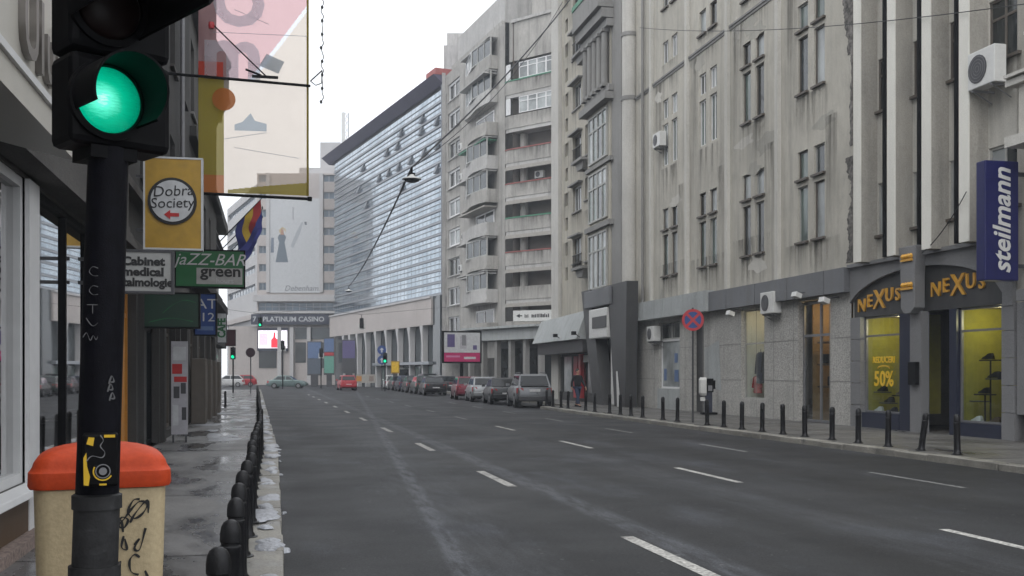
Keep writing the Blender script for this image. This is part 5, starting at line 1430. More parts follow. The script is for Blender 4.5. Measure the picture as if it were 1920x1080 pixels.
for k, (tx, sx) in enumerate((('Cabinet', 1.12), ('medical', 1.12), ('oftalmologie', .98))): text('lettering', tx, FBK, w * .5, z1 - (.22 + .27 * k) * (z1 - z0) - .01, .135, INK, t, .004, .003, bold=.006, sx=sx)
t, F, w, z0, z1 = psign('bar_sign', 'bright green projecting sign with white handwriting and a grey panel', 330, 457, 472, 536, 24.0, GREENS, BLACKM, .22)
m = MB(); m.fbox(F, w * .30, w * .98, z0 + .05, z0 + (z1 - z0) * .52, 0, .012); m.build('grey_panel', SIGNGREY, t)
text('lettering', 'jaZZ-BAR', F, w * .5, z0 + (z1 - z0) * .74, .36, SIGNW, t, .014, .004, shear=.35)
text('lettering', 'green', F, w * .66, z0 + (z1 - z0) * .42, .34, INK, t, .016, .004, bold=.008, sx=1.1)
text('lettering', 'hours', F, w * .72, z0 + (z1 - z0) * .16, .16, SIGNW, t, .016, .004)
t, F, w, z0, z1 = psign('dark_green_sign', 'dark green projecting sign under the bright green one', 268, 372, 552, 612, 21.0, DGREENS, BLACKM, .2)
m = ribbon(F, [(.1, z0 + .08), (w * .5, z0 + .16), (w * .9, z0 + .1)], .006, .02); m.build('lettering', GREENS, t)
m = ribbon(F, [(w * .35, z0 + .25), (w * .55, z0 + .42), (w * .75, z0 + .5), (w * .95, z0 + .46)], .006, .015); m.build('lettering', GREENS, t)
t, F, w, z0, z1 = psign('blue_sign', 'blue projecting sign with faint pale characters', 366, 404, 552, 627, 27.0, BLUES, BLACKM, .2)
text('lettering', 'AT', F, w * .55, z0 + (z1 - z0) * .75, .34, SIGNW, t, .004, .003, sx=1.2); text('lettering', '12', F, w * .6, z0 + (z1 - z0) * .42, .3, SIGNW, t, .004, .003, sx=1.2)
m = MB(); m.fbox(F, w * .1, w * .9, z0 + .1, z0 + .2, 0, .006); m.build('pale_bar', BLUEP, t)
t, F, w, z0, z1 = psign('green_cross_sign', 'narrow tall green and white projecting sign near the flags', 408, 424, 588, 642, 45.0, SIGNW, DGREY, .2, -2.5)
text('lettering', 'CAFE', F, w * .5, (z0 + z1) / 2, .42, GREENS, t, .004, .003, vertical=1, bold=.02, sx=.8)
t, F, w, z0, z1 = psign('maroon_sign', 'small maroon projecting sign below the narrow green one', 423, 441, 619, 648, 56.0, simple('maroon', (.06, .012, .02), .5), DGREY, .2, -3.5)
# poster stand outside the dark house
yy_ = 24.6; xx_, zz0 = on_y(321, 790, yy_); xx2, zz1 = on_y(352, 640, yy_)
FPS = FR((xx_, yy_), (1, 0), (0, -1))
ps = thing('poster_stand', 'white and red poster board standing outside the dark shops', 'poster', (xx_, yy_, PZ))
W_ = xx2 - xx_
m = MB(); m.fbox(FPS, 0, W_, .3, zz1, -.06, 0); m.build('board', LILAC, ps)
m = MB(); m.fbox(FPS, .02, W_ - .12, zz1 - .72, zz1 - .5, 0, .004); m.fbox(FPS, .06, W_ - .02, zz1 - .9, zz1 - .78, 0, .004); m.build('red_print', INKRED, ps)
m = MB(); m.fbox(FPS, .04, W_ - .04, zz1 - .42, zz1 - .12, 0, .004); m.fbox(FPS, .03, W_ - .2, .5, .95, 0, .004); m.build('white_print', SIGNW, ps)
m = MB(); m.fbox(FPS, .05, W_ * .5, 1.1, 1.36, 0, .004); m.fbox(FPS, W_ * .58, W_ - .04, 1.2, 1.44, 0, .004); m.fbox(FPS, W_ * .64, W_ - .03, .62, .9, 0, .004); m.build('dark_print', DGREY, ps)
m = MB()
for s in (.02, W_ - .06): m.fbox(FPS, s, s + .04, PZ, .3, -.05, -.01)
m.build('leg', DGREY, ps)
# dark upright racks along the wall beyond
for k in range(4):
    y = 33.5 + k * 3.0; x = -2.42
    r = thing('shop_shutter_box', 'dark wooden display cupboard %s along the left shop row' % ('nearest of four', 'second of four', 'third of four', 'farthest of four')[k], 'cupboard', (x, y, PZ), 'display cupboards along the left shops')
    m = MB(); m.box(x, x + .42, y, y + 1.0, PZ, 2.1); m.build('cabinet', WOODF, r, bevel=.02)
    m = MB(); m.box(x + .421, x + .43, y + .1, y + .9, .6, 1.9); m.build('door', W_DARKREC, r)

# ------------------------------------------------------------------ street banner
YB = 21.5
FBN, wB, zB0, zB1 = proj(372, 577, 0, 360, YB)
ban = thing('street_banner', 'huge translucent pink and cream banner hung across from the left houses', 'banner', (FBN.o.x, YB, zB0))
zB1 = zB0 + 6.2
def bannermat(name, col, pale):
    m, n, b = _mat(name); n.nodes.remove(b); p = _pos(n)
    di = n.nodes.new('ShaderNodeBsdfDiffuse'); tl_ = n.nodes.new('ShaderNodeBsdfTranslucent'); tr = n.nodes.new('ShaderNodeBsdfTransparent')
    c = _mix(n, _ramp(n, _noise(n, 1.1, 5, p), .35, .65), sc(col, .88), col)
    n.links.new(c, di.inputs[0]); n.links.new(c, tl_.inputs[0])
    tr.inputs[0].default_value = (*[min(1, x * .75 + .27) for x in col], 1)
    a = n.nodes.new('ShaderNodeMixShader'); a.inputs[0].default_value = .55
    n.links.new(di.outputs[0], a.inputs[1]); n.links.new(tl_.outputs[0], a.inputs[2])
    e = n.nodes.new('ShaderNodeMixShader'); e.inputs[0].default_value = pale
    n.links.new(a.outputs[0], e.inputs[1]); n.links.new(tr.outputs[0], e.inputs[2])
    n.links.new(e.outputs[0], n.nodes['Material Output'].inputs['Surface'])
    return m
BP = bannermat('banner_pink', (.78, .46, .47), .60); BC = bannermat('banner_cream', (.80, .70, .60), .62); BW = bannermat('banner_white', (.84, .86, .90), .72)
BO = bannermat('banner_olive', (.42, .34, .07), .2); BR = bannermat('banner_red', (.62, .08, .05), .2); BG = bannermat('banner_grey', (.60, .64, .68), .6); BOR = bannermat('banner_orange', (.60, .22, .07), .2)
def by(u, v):                                                   # photo pixel -> banner plane
    x, z = on_y(u, v, YB); return (x - FBN.o.x, z)
def sheet(mb, F, pts, o):
    return mb.add([F.P(a, z, o) for a, z in pts], [tuple(range(len(pts)))])
split = by(575, 0)[1]
import itertools
# cloth: regions cut so that colours butt against each other, with a slight billow
def cloth(region, nx, nz, mats):
    (u0, u1, z0, z1) = region
    mb = MB(); vs_ = []; fs = []
    for j in range(nz + 1):
        for i in range(nx + 1):
            s = u0 + (u1 - u0) * i / nx; z = z0 + (z1 - z0) * j / nz
            wv = .05 * math.sin(s * 2.1 + z * .9) * math.sin(math.pi * max(0, min(1, (s) / wB)))
            vs_.append(FBN.P(s, z, wv))
    for j in range(nz):
        for i in range(nx): fs.append((j * (nx + 1) + i, j * (nx + 1) + i + 1, (j + 1) * (nx + 1) + i + 1, (j + 1) * (nx + 1) + i))
    mb.add(vs_, fs); mb.m = [mats(*(sum((Vector((vs_[k] - FBN.P(0, 0)).to_tuple()) for k in f), Vector()) / 4)) for f in fs]
    return mb
zbar = by(480, 150)[1]
def reg(dx, dy, z):
    s = dx
    if s < by(419, 0)[0] and 0:
        return 0
    zl = by(0, 325)[1] + 0
    # olive hill at the foot
    hill = by(0, 354)[1] + (.14 + .26 * max(0, (s - .55) / wB)) if s > .55 else -9
    if z < hill: return 3
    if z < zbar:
        if s < by(420, 0)[0]:  # deep colours here paint in the missing skylight where a house stands behind
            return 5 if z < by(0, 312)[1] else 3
        return 1
    # diagonal sweep above the bar
    d = (s - by(470, 0)[0]) - (z - zbar) * .72
    if d > .07: return 1
    if d > -.02: return 2
    if s < by(418, 0)[0] and z < by(0, 92)[1]: return 4
    return 0
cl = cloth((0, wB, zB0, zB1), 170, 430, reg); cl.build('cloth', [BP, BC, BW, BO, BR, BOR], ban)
# printed letter shapes and patches, on both skins of the cloth
def onb(name, mat, pts, o=-.09): MB().fpoly(FBN, [by(u, v) for u, v in pts], o, o + .004).build(name, mat, ban)
text('print', 'm', FBN, by(436, 0)[0], by(0, 78)[1], 1.45, BW, ban, .075, .003, bold=.05)
text('print', 'O', FBN, by(448, 0)[0], by(0, -20)[1], 1.2, BW, ban, .075, .003, bold=.05)
pb = MB(); pb.fpoly(FBN, [by(u, v) for u, v in ((486, 125), (500, 103), (533, 118), (522, 140))], .07, .074); pb.build('print', BG, ban)
pb = MB(); pb.fpoly(FBN, [by(u, v) for u, v in ((440, 246), (440, 235), (455, 230), (470, 214), (478, 228), (500, 234), (500, 248))], .07, .074); pb.build('print', bannermat('banner_paleblue', (.70, .78, .86), .8), ban)
ring(FBN, by(420, 0)[0], by(0, 165)[1], .07, .0, .22).build('print', BOR, ban)
for a_, b_2 in (((440, 20), (505, 48)), ((400, 62), (577, 70)), ((440, 278), (560, 298)), ((420, 262), (500, 250))):
    p0, p1 = by(*a_), by(*b_2); m = MB(); m.tube([FBN.P(*p0, .065), FBN.P(*p1, .065)], .006, 4); m.build('seam', BG, ban)
# poles, edge ropes, stay
m = MB(); m.cyl(FBN.P(-1.4, zB0, 0), FBN.P(wB + .03, zB0 - .06, 0), .03, None, 8); m.lathe([(.045, -.04), (.045, .04)], FBN.P(wB + .04, zB0 - .06, 0), 10)
m.cyl(FBN.P(-1.4, zbar + .03, .09), FBN.P(wB + .05, zbar - .08, .09), .028, None, 8); m.cyl(FBN.P(-1.4, zB1, 0), FBN.P(wB + .03, zB1, 0), .03, None, 8); m.build('cross_pole', BLACKM, ban)
m = MB(); m.cyl(FBN.P(wB, zB0, .0), FBN.P(wB, zB1, .0), .022, None, 6); m.build('edge_band', BO, ban)
k0, k1 = by(398, 48), by(500, 147)
m = MB(); m.cyl(FBN.P(*k0, .12), FBN.P(*k1, .12), .014, None, 6); m.fbox(FBN, k1[0] - .28, k1[0] + .22, k1[1] - .03, k1[1] + .02, .1, .14); m.cyl(FBN.P(k1[0] - .4, k1[1] + .12, .12), FBN.P(k1[0] - .1, k1[1] + .02, .12), .02, None, 6); m.build('stay', BLACKM, ban)
m = MB(); m.lathe([(.05, -.06), (.06, .0), (.05, .06)], FBN.P(*by(397, 52), .14), 10); m.build('red_clamp', REDP, ban)
q0 = by(605, 0); pts = []
for k in range(26):
    v = 158 - k * 9; pts.append(FBN.P(by(604 + (3 if k % 3 == 1 else 0) - (2 if k % 4 == 0 else 0), v)[0], by(0, v)[1], 0))
m = MB(); m.tube([FBN.P(*by(582, 152), 0), FBN.P(*by(604, 132), 0)], .014, 5); m.tube([FBN.P(*by(582, 152), 0), FBN.P(*by(592, 160), 0), FBN.P(*by(603, 156), 0), FBN.P(*by(604, 132), 0)], .01, 5); m.tube(pts, .011, 4)
for k in range(0, 26, 3): m.lathe([(.02, -.03), (.028, 0), (.02, .03)], pts[k], 6)
m.build('edge_rope', CABLE, ban)

# ------------------------------------------------------------------ bollards
def make_bollard(label, group):
    t = thing('bollard', label, 'bollard', (0, 0, 0), group)
    m = MB(); m.lathe([(.085, 0), (.085, .03), (.068, .05), (.064, .10), (.063, .545), (.067, .552), (.067, .572), (.059, .58), (.059, .592), (.066, .60), (.066, .645), (.060, .68), (.046, .705), (.024, .718), (.001, .722)], (0, 0, 0), 18)
    m.build('post', IRON, t, True)
    m = MB(); m.lathe([(.115, .0), (.115, .012), (.09, .018)], (0, 0, 0), 18); m.build('base_flange', IRON, t)
    return t
bl = make_bollard('nearest black iron bollard on the wet left pavement', 'bollards along the left kerb')
lefty = []
y = 5.15
while y < 74: lefty.append(y); y += 1.02 + R_.uniform(-.06, .06) + (.0 if y < 20 else .25)
for i, y in enumerate(lefty):
    o = bl if i == 0 else copy_tree(bl)
    o.location = (-.245 + bend(y) + R_.uniform(-.015, .015), y, PZ); o.rotation_euler = (R_.uniform(-.025, .025), R_.uniform(-.03, .03), R_.uniform(0, 6)); o.scale = (.88, .88, 1)
    o['label'] = ('nearest black iron bollard on the wet left pavement' if i == 0 else '%s black bollard from the camera in the left kerb row' % ('', 'second', 'third', 'fourth', 'fifth', 'sixth', 'seventh', 'eighth', 'ninth', 'tenth', 'eleventh', 'twelfth')[i]) if i < 12 else 'black iron bollard overlapped by its neighbours further along the left kerb'
us = (1795, 1727, 1665, 1609, 1560, 1509, 1468, 1429, 1391, 1357, 1326, 1270, 1243, 1205, 1183, 1163, 1143, 1115, 1098, 1065, 1052, 1037, 1025)
refs = ('before the right yellow window', 'leaning, before the granite pier of the arched shop', 'before the left yellow window', 'before the stone jamb left of the arched shop', 'before the near side of the lit glass door', 'before the lit glass door', 'before the rough stone pier right of the clothes window',
        'before the near edge of the clothes window', 'before the clothes window', 'between the clothes window and the round sign', 'standing nearest the round road sign on its right', 'just left of the round road sign', 'second left of the round road sign', 'before the pale blue shop window', 'before the stone front beside the portal', 'before the wide portal pylon',
        'before the white column of the portal', 'before the narrow portal pylon', 'just right of the walking person', 'just left of the walking person', 'second left of the walking person', 'third left of the walking person', 'at the far end beside the parked cars')
brp = make_bollard('x', 'bollards along the right kerb')
for i, (u, rf) in enumerate(zip(us, refs)):
    o = brp if i == 0 else copy_tree(brp)
    o.location = (KX + .52, yx(u, KX + .52), PZ); o.rotation_euler = (R_.uniform(-.02, .02), R_.uniform(-.02, .02), R_.uniform(0, 6))
    if i == 1: o.rotation_euler = (.13, .06, 0)
    o.scale = (.95, .95, 1.06); o['label'] = 'black bollard ' + rf
o = copy_tree(bl); o.location = (-2.15, 51, PZ); o['label'] = 'single black bollard out on the left pavement away from its row'; o['group'] = 'bollards along the left kerb'

# ------------------------------------------------------------------ round no-stopping sign
sx_, sy_ = KX + .75, yx(1299, KX + .75)
ns_ = thing('road_sign', 'round blue no stopping sign with a red rim and cross on a thin pole', 'road sign', (sx_, sy_, PZ))
dist = sx_ * SA + sy_ * CA; zs = zz(600, dist)
m = MB(); m.cyl((sx_, sy_, PZ), (sx_ , sy_, zs + .38), .032, None, 12); m.build('pole', DGREY, ns_)
FS = FR((sx_, sy_), (math.cos(.32), -math.sin(.32)), (-math.sin(.32), -math.cos(.32)))
Rs = 20.5 / F_PX * dist
m = MB(); m.cyl(FS.P(0, zs, .035), FS.P(0, zs, .045), Rs, None, 36); pl = m.build('plate', BLUES, ns_)
m = ring(FS, 0, zs, .047, Rs * .76, Rs, n=36); m.build('red_rim', REDP, pl)
m = MB()
for a in (math.pi / 4, -math.pi / 4):
    d = Vector((math.cos(a), math.sin(a))); nn = Vector((-d.y, d.x)) * Rs * .115
    e = Rs * .77
    m.add([FS.P(q.x, zs + q.y, .0475 + .002 * (a > 0)) for q in (d * -e + nn, d * -e - nn, d * e - nn, d * e + nn)], [(0, 1, 2, 3)])
m.build('red_cross', REDP, pl)

# ------------------------------------------------------------------ billboard
yb = 70.0; x0, z0 = on_y(829, 681, yb); x1, z1 = on_y(903, 621, yb)
FBB = FR((x0, yb), (1, 0), (0, -1)); wbb = x1 - x0
bb = thing('billboard', 'white and magenta billboard in a black frame above the parked cars', 'billboard', (x0 + wbb / 2, yb, PZ))
m = MB(); m.fbox(FBB, 0, wbb, z0, z1, -.3, 0); m.build('case', BLACKM, bb)
def bq(a, e, c, d, mat, o=.006): MB().fbox(FBB, a * wbb, e * wbb, z0 + c * (z1 - z0), z0 + d * (z1 - z0), .0, o).build('poster', mat, bb)
bq(.05, .96, .33, .95, SIGNW); bq(.05, .96, .05, .325, MAGENTA); bq(.13, .32, .5, .9, PURP, .01); bq(.45, .62, .45, .84, LILAC, .01); bq(.5, .6, .55, .88, MGREY, .013); bq(.78, .88, .42, .56, PURP, .01); bq(.55, .85, .13, .2, SIGNW, .01); bq(.1, .45, .18, .24, simple('pink_print', (.55, .2, .35), .6), .01)
m = MB(); m.cyl((x0 + wbb / 2, yb + .15, PZ), (x0 + wbb / 2, yb + .15, z0), .12, None, 12); m.build('post', BLACKM, bb)

# ------------------------------------------------------------------ far traffic lights and signs
def signal(u, vl, Z, label, base=True, lit=True, arm=False, back=False):
    x, y = cz(lat(u, Z), Z); z = zz(vl, Z)
    t = thing('traffic_light', label, 'traffic light', (x, y, 0), 'signals at the junction')
    m = MB()
    if arm:
        m.tube([(x - 9, y + .1, z + 2.2), (x, y + .1, z + 1.1), (x + 11, y + .1, z + 2.2)], .014, 5); m.cyl((x, y + .1, z + .7), (x, y + .1, z + 1.1), .03, None, 6)
    else: m.cyl((x, y + .12, 0), (x, y + .12, z + .8), .06, None, 8)
    m.build('span_wire' if arm else 'pole', BLACKM, t)
    F = FR((x, y), (CA, -SA), (-SA, -CA))
    m = MB(); m.fbox(F, -.19, .19, z - .2, z + .75, -.1, .1); h = m.build('housing', BLACKM, t, bevel=.02)
    if back: m = MB(); m.fbox(F, -.3, .3, z - .35, z + .2, -.14, -.101); m.build('backboard', WHITEP, h)
    for k in range(3):
        c = F.P(0, z + .28 * k, .1); m = MB(); m.cyl(c, F.P(0, z + .28 * k, .115), .125, None, 16); m.build('lens', (LENS_GF if k == 0 and lit else LENS_OFF), h)
        m = MB(); vs_ = []
        for i in range(11):
            a = math.pi * (i / 10); vs_ += [F.P(.14 * math.cos(a), z + .28 * k + .14 * math.sin(a), .1), F.P(.14 * math.cos(a), z + .28 * k + .14 * math.sin(a), .3)]
        m.add(vs_, [(2 * i, 2 * i + 1, 2 * i + 3, 2 * i + 2) for i in range(10)]); m.build('visor', BLACKM, h)
    return t
signal(437, 669, 84, 'distant green traffic light at the end of the left pavement')
signal(488, 609, 106, 'high green traffic light hung before the casino sign', arm=True)
signal(530, 652, 112, 'unlit traffic light with white backboard right of the video screen', lit=False, back=True)
signal(602, 666, 118, 'low unlit traffic light before the far blue posters', lit=False, back=True)
signal(678, 611, 104, 'high unlit traffic light before the flared columns', lit=False, back=True, arm=True)
signal(722, 677, 98, 'green traffic light behind the row of dark parked cars')
def disc_sign(u, v, Z, r, mat, label, back=False, rim=None):
    x, y = cz(lat(u, Z), Z); z = zz(v, Z); F = FR((x, y), (CA, -SA), (-SA, -CA))
    t = thing('road_sign', label, 'road sign', (x, y, 0))
    m = MB(); m.cyl((x, y, 0), (x, y, z + r), .04, None, 8); m.build('pole', DGREY, t)
    m = MB(); m.cyl(F.P(0, z, .05), F.P(0, z, .065), r, None, 24); m.build('plate', mat, t)
    if rim: ring(F, 0, z, .067, r * .78, r).build('rim', rim, t)
    return t, F, z
disc_sign(470, 661, 80, .36, simple('dark_plate', (.035, .012, .02), .5), 'dark maroon round sign plate on a pole by the left kerb')
t, F, z = disc_sign(716, 656, 100, .42, BLUES, 'blue round sign above the dark parked cars')
m = MB(); m.cyl(F.P(0, z - .95, .05), F.P(0, z - .95, .065), .42, None, 24); m.build('lower_plate', BLUES, t)
m = MB(); m.fpoly(F, [(-.2, z), (.0, z + .2), (.2, z), (.07, z), (.07, z - .25), (-.07, z - .25), (-.07, z)], .066, .075); m.fpoly(F, [(-.2, z - .95), (.0, z - .75), (.2, z - .95), (.07, z - .95), (.07, z - 1.2), (-.07, z - 1.2), (-.07, z - .95)], .066, .075); m.build('white_arrow', SIGNW, t)
def board(name, label, u0, u1, v0, v1, Z, mats_, cat='poster', post=True, grp=None):
    x, y = cz(lat((u0 + u1) / 2, Z), Z); w = (u1 - u0) / F_PX * Z; z1, z0 = zz(v0, Z), zz(v1, Z); F = FR((x, y), (CA, -SA), (-SA, -CA))
    t = thing(name, label, cat, (x, y, 0), grp)
    m = MB(); m.fbox(F, -w / 2, w / 2, z0, z1, -.25, 0); m.build('panel', mats_[0], t)
    for (a, e, c, d), mt in mats_[1]: MB().fbox(F, -w / 2 + a * w, -w / 2 + e * w, z0 + c * (z1 - z0), z0 + d * (z1 - z0), 0, .02).build('poster', mt, t)
    if post: m = MB(); m.fbox(F, -w / 4, w / 4, 0, z0, -.2, -.05); m.build('post', DGREY, t)
    return t
board('street_poster', 'tall blue poster pillar before the end building', 576, 603, 640, 704, 135, (DGREY, [((.05, .95, .5, .97), BLUEP), ((.05, .95, .05, .48), simple('post_slate', (.08, .1, .13), .5))]), grp='poster pillars at the junction')
board('street_poster', 'blue and green poster pillar right of the blue one', 607, 627, 633, 703, 130, (DGREY, [((.05, .95, .62, .97), BLUEP), ((.05, .95, .52, .6), REDP), ((.05, .95, .05, .5), TEALP)]), grp='poster pillars at the junction')
board('street_poster', 'violet blue poster pillar before the flared columns', 641, 667, 637, 700, 126, (DGREY, [((.05, .95, .45, .97), PURP), ((.2, .8, .05, .42), DGREY)]), grp='poster pillars at the junction')
board('yellow_board', 'ochre yellow board standing behind the dark parked cars', 733, 749, 677, 700, 108, (YELSIGN, [((.1, .9, .1, .9), YELP)]), 'sign')
board('red_barrier', 'low beige barrier with orange panels before the flared columns', 668, 704, 702, 718, 120, (AWN, [((.0, .28, .2, .8), ORNG2), ((.66, .9, .2, .8), W_REDST)]), 'barrier', False)

# ------------------------------------------------------------------ cars
def make_car(kind, paint, loc, rot, label, group='cars parked along the right kerb', roofrack=False):
    t = thing({'suv': 'parked_suv', 'van': 'white_van'}.get(kind, 'parked_car'), label, 'van' if kind == 'van' else 'car', (0, 0, 0), group)
    P = {'sedan': dict(L=4.3, W=.84, H=1.42, belt=.92, hood=.88, trunk=.93, c=(-1.55, -.95, .25, 1.0)),
         'hatch': dict(L=3.8, W=.81, H=1.45, belt=.94, hood=.90, trunk=.95, c=(-1.82, -1.35, .3, 1.0)),
         'suv': dict(L=4.5, W=.87, H=1.62, belt=1.02, hood=.98, trunk=1.04, c=(-2.16, -1.75, .35, 1.0)),
         'van': dict(L=5.0, W=.95, H=2.2, belt=1.2, hood=1.1, trunk=1.2, c=(-2.45, -2.35, 1.1, 1.9))}[kind]
    L, W, H, be = P['L'], P['W'], P['H'], P['belt']; h = L / 2; gc = .30 if kind == 'suv' else .2
    m = MB(); rings = []
    for y, w, zb, zt in ((-h, W * .84, .42, P['trunk'] - .22), (-h + .06, W * .93, .32, P['trunk'] - .06), (-h + .3, W, gc + .02, P['trunk']), (-h * .5, W * 1.0, gc, be), (0, W, gc, be), (h * .42, W, gc, be - .01), (h * .62, W * .98, gc + .02, P['hood']), (h - .3, W * .95, gc + .05, P['hood'] - .1), (h - .06, W * .86, .34, P['hood'] - .24), (h, W * .76, .42, P['hood'] - .34)):
        zm = zb + (zt - zb) * .55
        rings.append([(-w * .92, y, zb), (-w, y, zb + .12), (-w, y, zm), (-w * .97, y, zt - .06), (-w * .88, y, zt), (w * .88, y, zt), (w * .97, y, zt - .06), (w, y, zm), (w, y, zb + .12), (w * .92, y, zb)])
    m.loft(rings); m.build('body', paint, t, True, bevel=.02)
    yr0, yr1, yf1, yf0 = P['c']; wt, wb = W * .74, W * .9
    m = MB(); g = []
    for y, z in ((yr0, be - .03), (yr1, H - .06), (yr1 + .2, H), (yf1 - .2, H), (yf1, H - .05), (yf0, be - .03)):
        w = wb + (wt - wb) * (z - be + .03) / (H - be + .03); g.append((y, z, w))
    bt = [(-wb, yr0, be - .03), (wb, yr0, be - .03)]
    for (y0, z0, w0), (y1, z1, w1) in zip(g[:-1], g[1:]): m.add([(-w0, y0, z0), (w0, y0, z0), (w1, y1, z1), (-w1, y1, z1)], [(0, 1, 2, 3)])
    for s in (-1, 1): m.add([(s * w, y, z) for y, z, w in g], [tuple(range(len(g)))])
    m.build('cabin', paint, t)
    def pane(nm, pts, mat=CARGL): MB().add(pts, [(0, 1, 2, 3)]).build(nm, mat, t)
    def lerp(a, c, k): return tuple(x + (y - x) * k for x, y in zip(a, c))
    for (ya, za, wa), (yb_, zb_, wb_), nm, sg in ((g[0], g[1], 'rear_window', -1), (g[5], g[4], 'windscreen', 1)):
        A = (ya, za, wa); B = (yb_, zb_, wb_); a = lerp(A, B, .14); c = lerp(A, B, .93); e = .012 * sg
        pane(nm, [(-a[2] + .08, a[0] + e, a[1] + .01), (a[2] - .08, a[0] + e, a[1] + .01), (c[2] - .06, c[0] + e, c[1] + .01), (-c[2] + .06, c[0] + e, c[1] + .01)])
    zl, zh = be + .04, H - .1
    def wat(z): return wb + (wt - wb) * (z - be + .03) / (H - be + .03) + .006
    def yat(z, r): 
        (ya, za), (yb_, zb_) = ((yr0, be - .03), (yr1, H - .06)) if r else ((yf0, be - .03), (yf1, H - .05)); return ya + (yb_ - ya) * (z - za) / (zb_ - za)
    for s in (-1, 1):
        mid = (yr1 + yf0) / 2 - .1
        for a0, a1, c0, c1 in ((yat(zl, 1) + .14, mid - .04, yat(zh, 1) + .12, mid - .04), (mid + .04, yat(zl, 0) - .12, mid + .04, yat(zh, 0) - .1)):
            pane('side_window', [(s * wat(zl), a0, zl), (s * wat(zl), a1, zl), (s * wat(zh), c1, zh), (s * wat(zh), c0, zh)])
        ym = yf0 - .35
        m = MB(); m.hexa([(s * (W - .02), ym, be), (s * (W + .16), ym, be), (s * (W + .16), ym + .1, be), (s * (W - .02), ym + .1, be), (s * (W - .02), ym, be + .12), (s * (W + .16), ym, be + .14), (s * (W + .16), ym + .1, be + .14), (s * (W - .02), ym + .1, be + .12)]); m.build('mirror', paint, t)
        zt = P['trunk']
        m = MB(); m.hexa([(s * W * .60, -h + .0, zt - .32), (s * W * .95, -h + .08, zt - .34), (s * W * .99, -h + .28, zt - .34), (s * W * .7, -h + .1, zt - .34), (s * W * .64, -h + .0, zt - .1), (s * W * .93, -h + .08, zt - .08), (s * W * .975, -h + .28, zt - .08), (s * W * .7, -h + .1, zt - .1)]); m.build('tail_light', TAIL, t)
        zt = P['hood']
        m = MB(); m.hexa([(s * W * .5, h - .05, zt - .36), (s * W * .86, h - .13, zt - .36), (s * W * .9, h - .3, zt - .34), (s * W * .5, h - .2, zt - .36), (s * W * .52, h - .08, zt - .2), (s * W * .87, h - .18, zt - .18), (s * W * .92, h - .32, zt - .17), (s * W * .5, h - .2, zt - .2)]); m.build('headlight', HEADL, t)
    MB().box(-.26, .26, -h - .02, -h + .02, .52 if kind != 'suv' else .78, .64 if kind != 'suv' else .90).build('number_plate', PLATE, t)
    MB().box(-.26, .26, h - .06, h + .015, .42, .54).build('number_plate', PLATE, t)
    bump = DGREY if kind in ('suv', 'van') else paint
    m = MB(); m.hexa([(-W * .88, -h - .05, .34), (W * .88, -h - .05, .34), (W * .97, -h + .2, .34), (-W * .97, -h + .2, .34), (-W * .88, -h - .05, .56), (W * .88, -h - .05, .56), (W * .97, -h + .2, .58), (-W * .97, -h + .2, .58)]); m.build('bumper', bump, t, bevel=.03)
    m = MB(); m.hexa([(-W * .8, h + .04, .3), (W * .8, h + .04, .3), (W * .95, h - .3, .3), (-W * .95, h - .3, .3), (-W * .8, h + .04, .5), (W * .8, h + .04, .5), (W * .95, h - .3, .52), (-W * .95, h - .3, .52)]); m.build('bumper', bump, t, bevel=.03)
    r = .36 if kind in ('suv', 'van') else .30
    for y in (-h * .6, h * .62):
        for s in (-1, 1):
            m = MB(); m.cyl((s * (W + .012), y, r), (s * (W - .2), y, r), r, None, 20); wh = m.build('wheel', RUBBER, t)
            m = MB(); m.cyl((s * (W + .02), y, r), (s * (W - .05), y, r), r * .62, None, 14); m.build('rim', CHROME, wh)
    if roofrack:
        m = MB()
        for s in (-1, 1): m.cyl((s * wt * .92, yr1 + .15, H + .06), (s * wt * .92, yf1 - .2, H + .06), .025, None, 6)
        m.build('roof_rail', DGREY, t)
        m = MB(); m.box(-W * .75, W * .75, -h - .012, -h + .03, 1.0, 1.06); m.build('rear_trim', BLACKM, t)
    t.location = loc; t.rotation_euler = (0, 0, rot); return t
def paintm(name, col, metal=.3, rough=.3): return simple(name, col, rough, metal, .6, .06, 3)
SILV = paintm('silver_paint', (.34, .35, .36), .5); DKG = paintm('graphite_paint', (.03, .032, .035)); BLK = paintm('black_car_paint', (.012, .012, .014)); WINE = paintm('wine_paint', (.16, .012, .03)); WHT = paintm('white_car_paint', (.55, .55, .55), 0)
GRN = paintm('grey_green_paint', (.16, .22, .215), .4); RED = paintm('red_car_paint', (.40, .018, .03), .1); DBL = paintm('dark_blue_paint', (.015, .02, .05)); DKGR = paintm('dark_green_paint', (.015, .03, .025))
make_car('suv', paintm('dull_silver_paint', (.17, .175, .185), .4), (12.3, 51.2, .0), -.10, 'silver estate with roof rails and dark bumper, nearest parked car by the bollards', roofrack=True)
make_car('sedan', DKG, (12.1, 56.6, 0), -.07, 'dark grey saloon parked just beyond the silver estate')
make_car('hatch', SILV, (12.05, 62.0, 0), -.06, 'silver hatchback parked third from the near end of the row')
make_car('hatch', WINE, (12.0, 67.2, 0), -.06, 'wine red hatchback parked fourth, under the magenta billboard')
cols = [(BLK, 'sedan', 'black saloon, nearest of the dark cars beyond the billboard'), (DKGR, 'hatch', 'dark green hatchback second in the dark row'), (BLK, 'sedan', 'black saloon in the middle of the dark row'), (DBL, 'hatch', 'dark blue hatchback beyond the middle black saloon'), (DKG, 'sedan', 'graphite saloon near the far end of the dark row'), (WHT, 'hatch', 'white hatchback at the far end of the dark parked row')]
for i, (p, k, l) in enumerate(cols): make_car(k, p, (11.75 + .03 * i, 80 + 5.9 * i, 0), R_.uniform(-.03, .03), l)
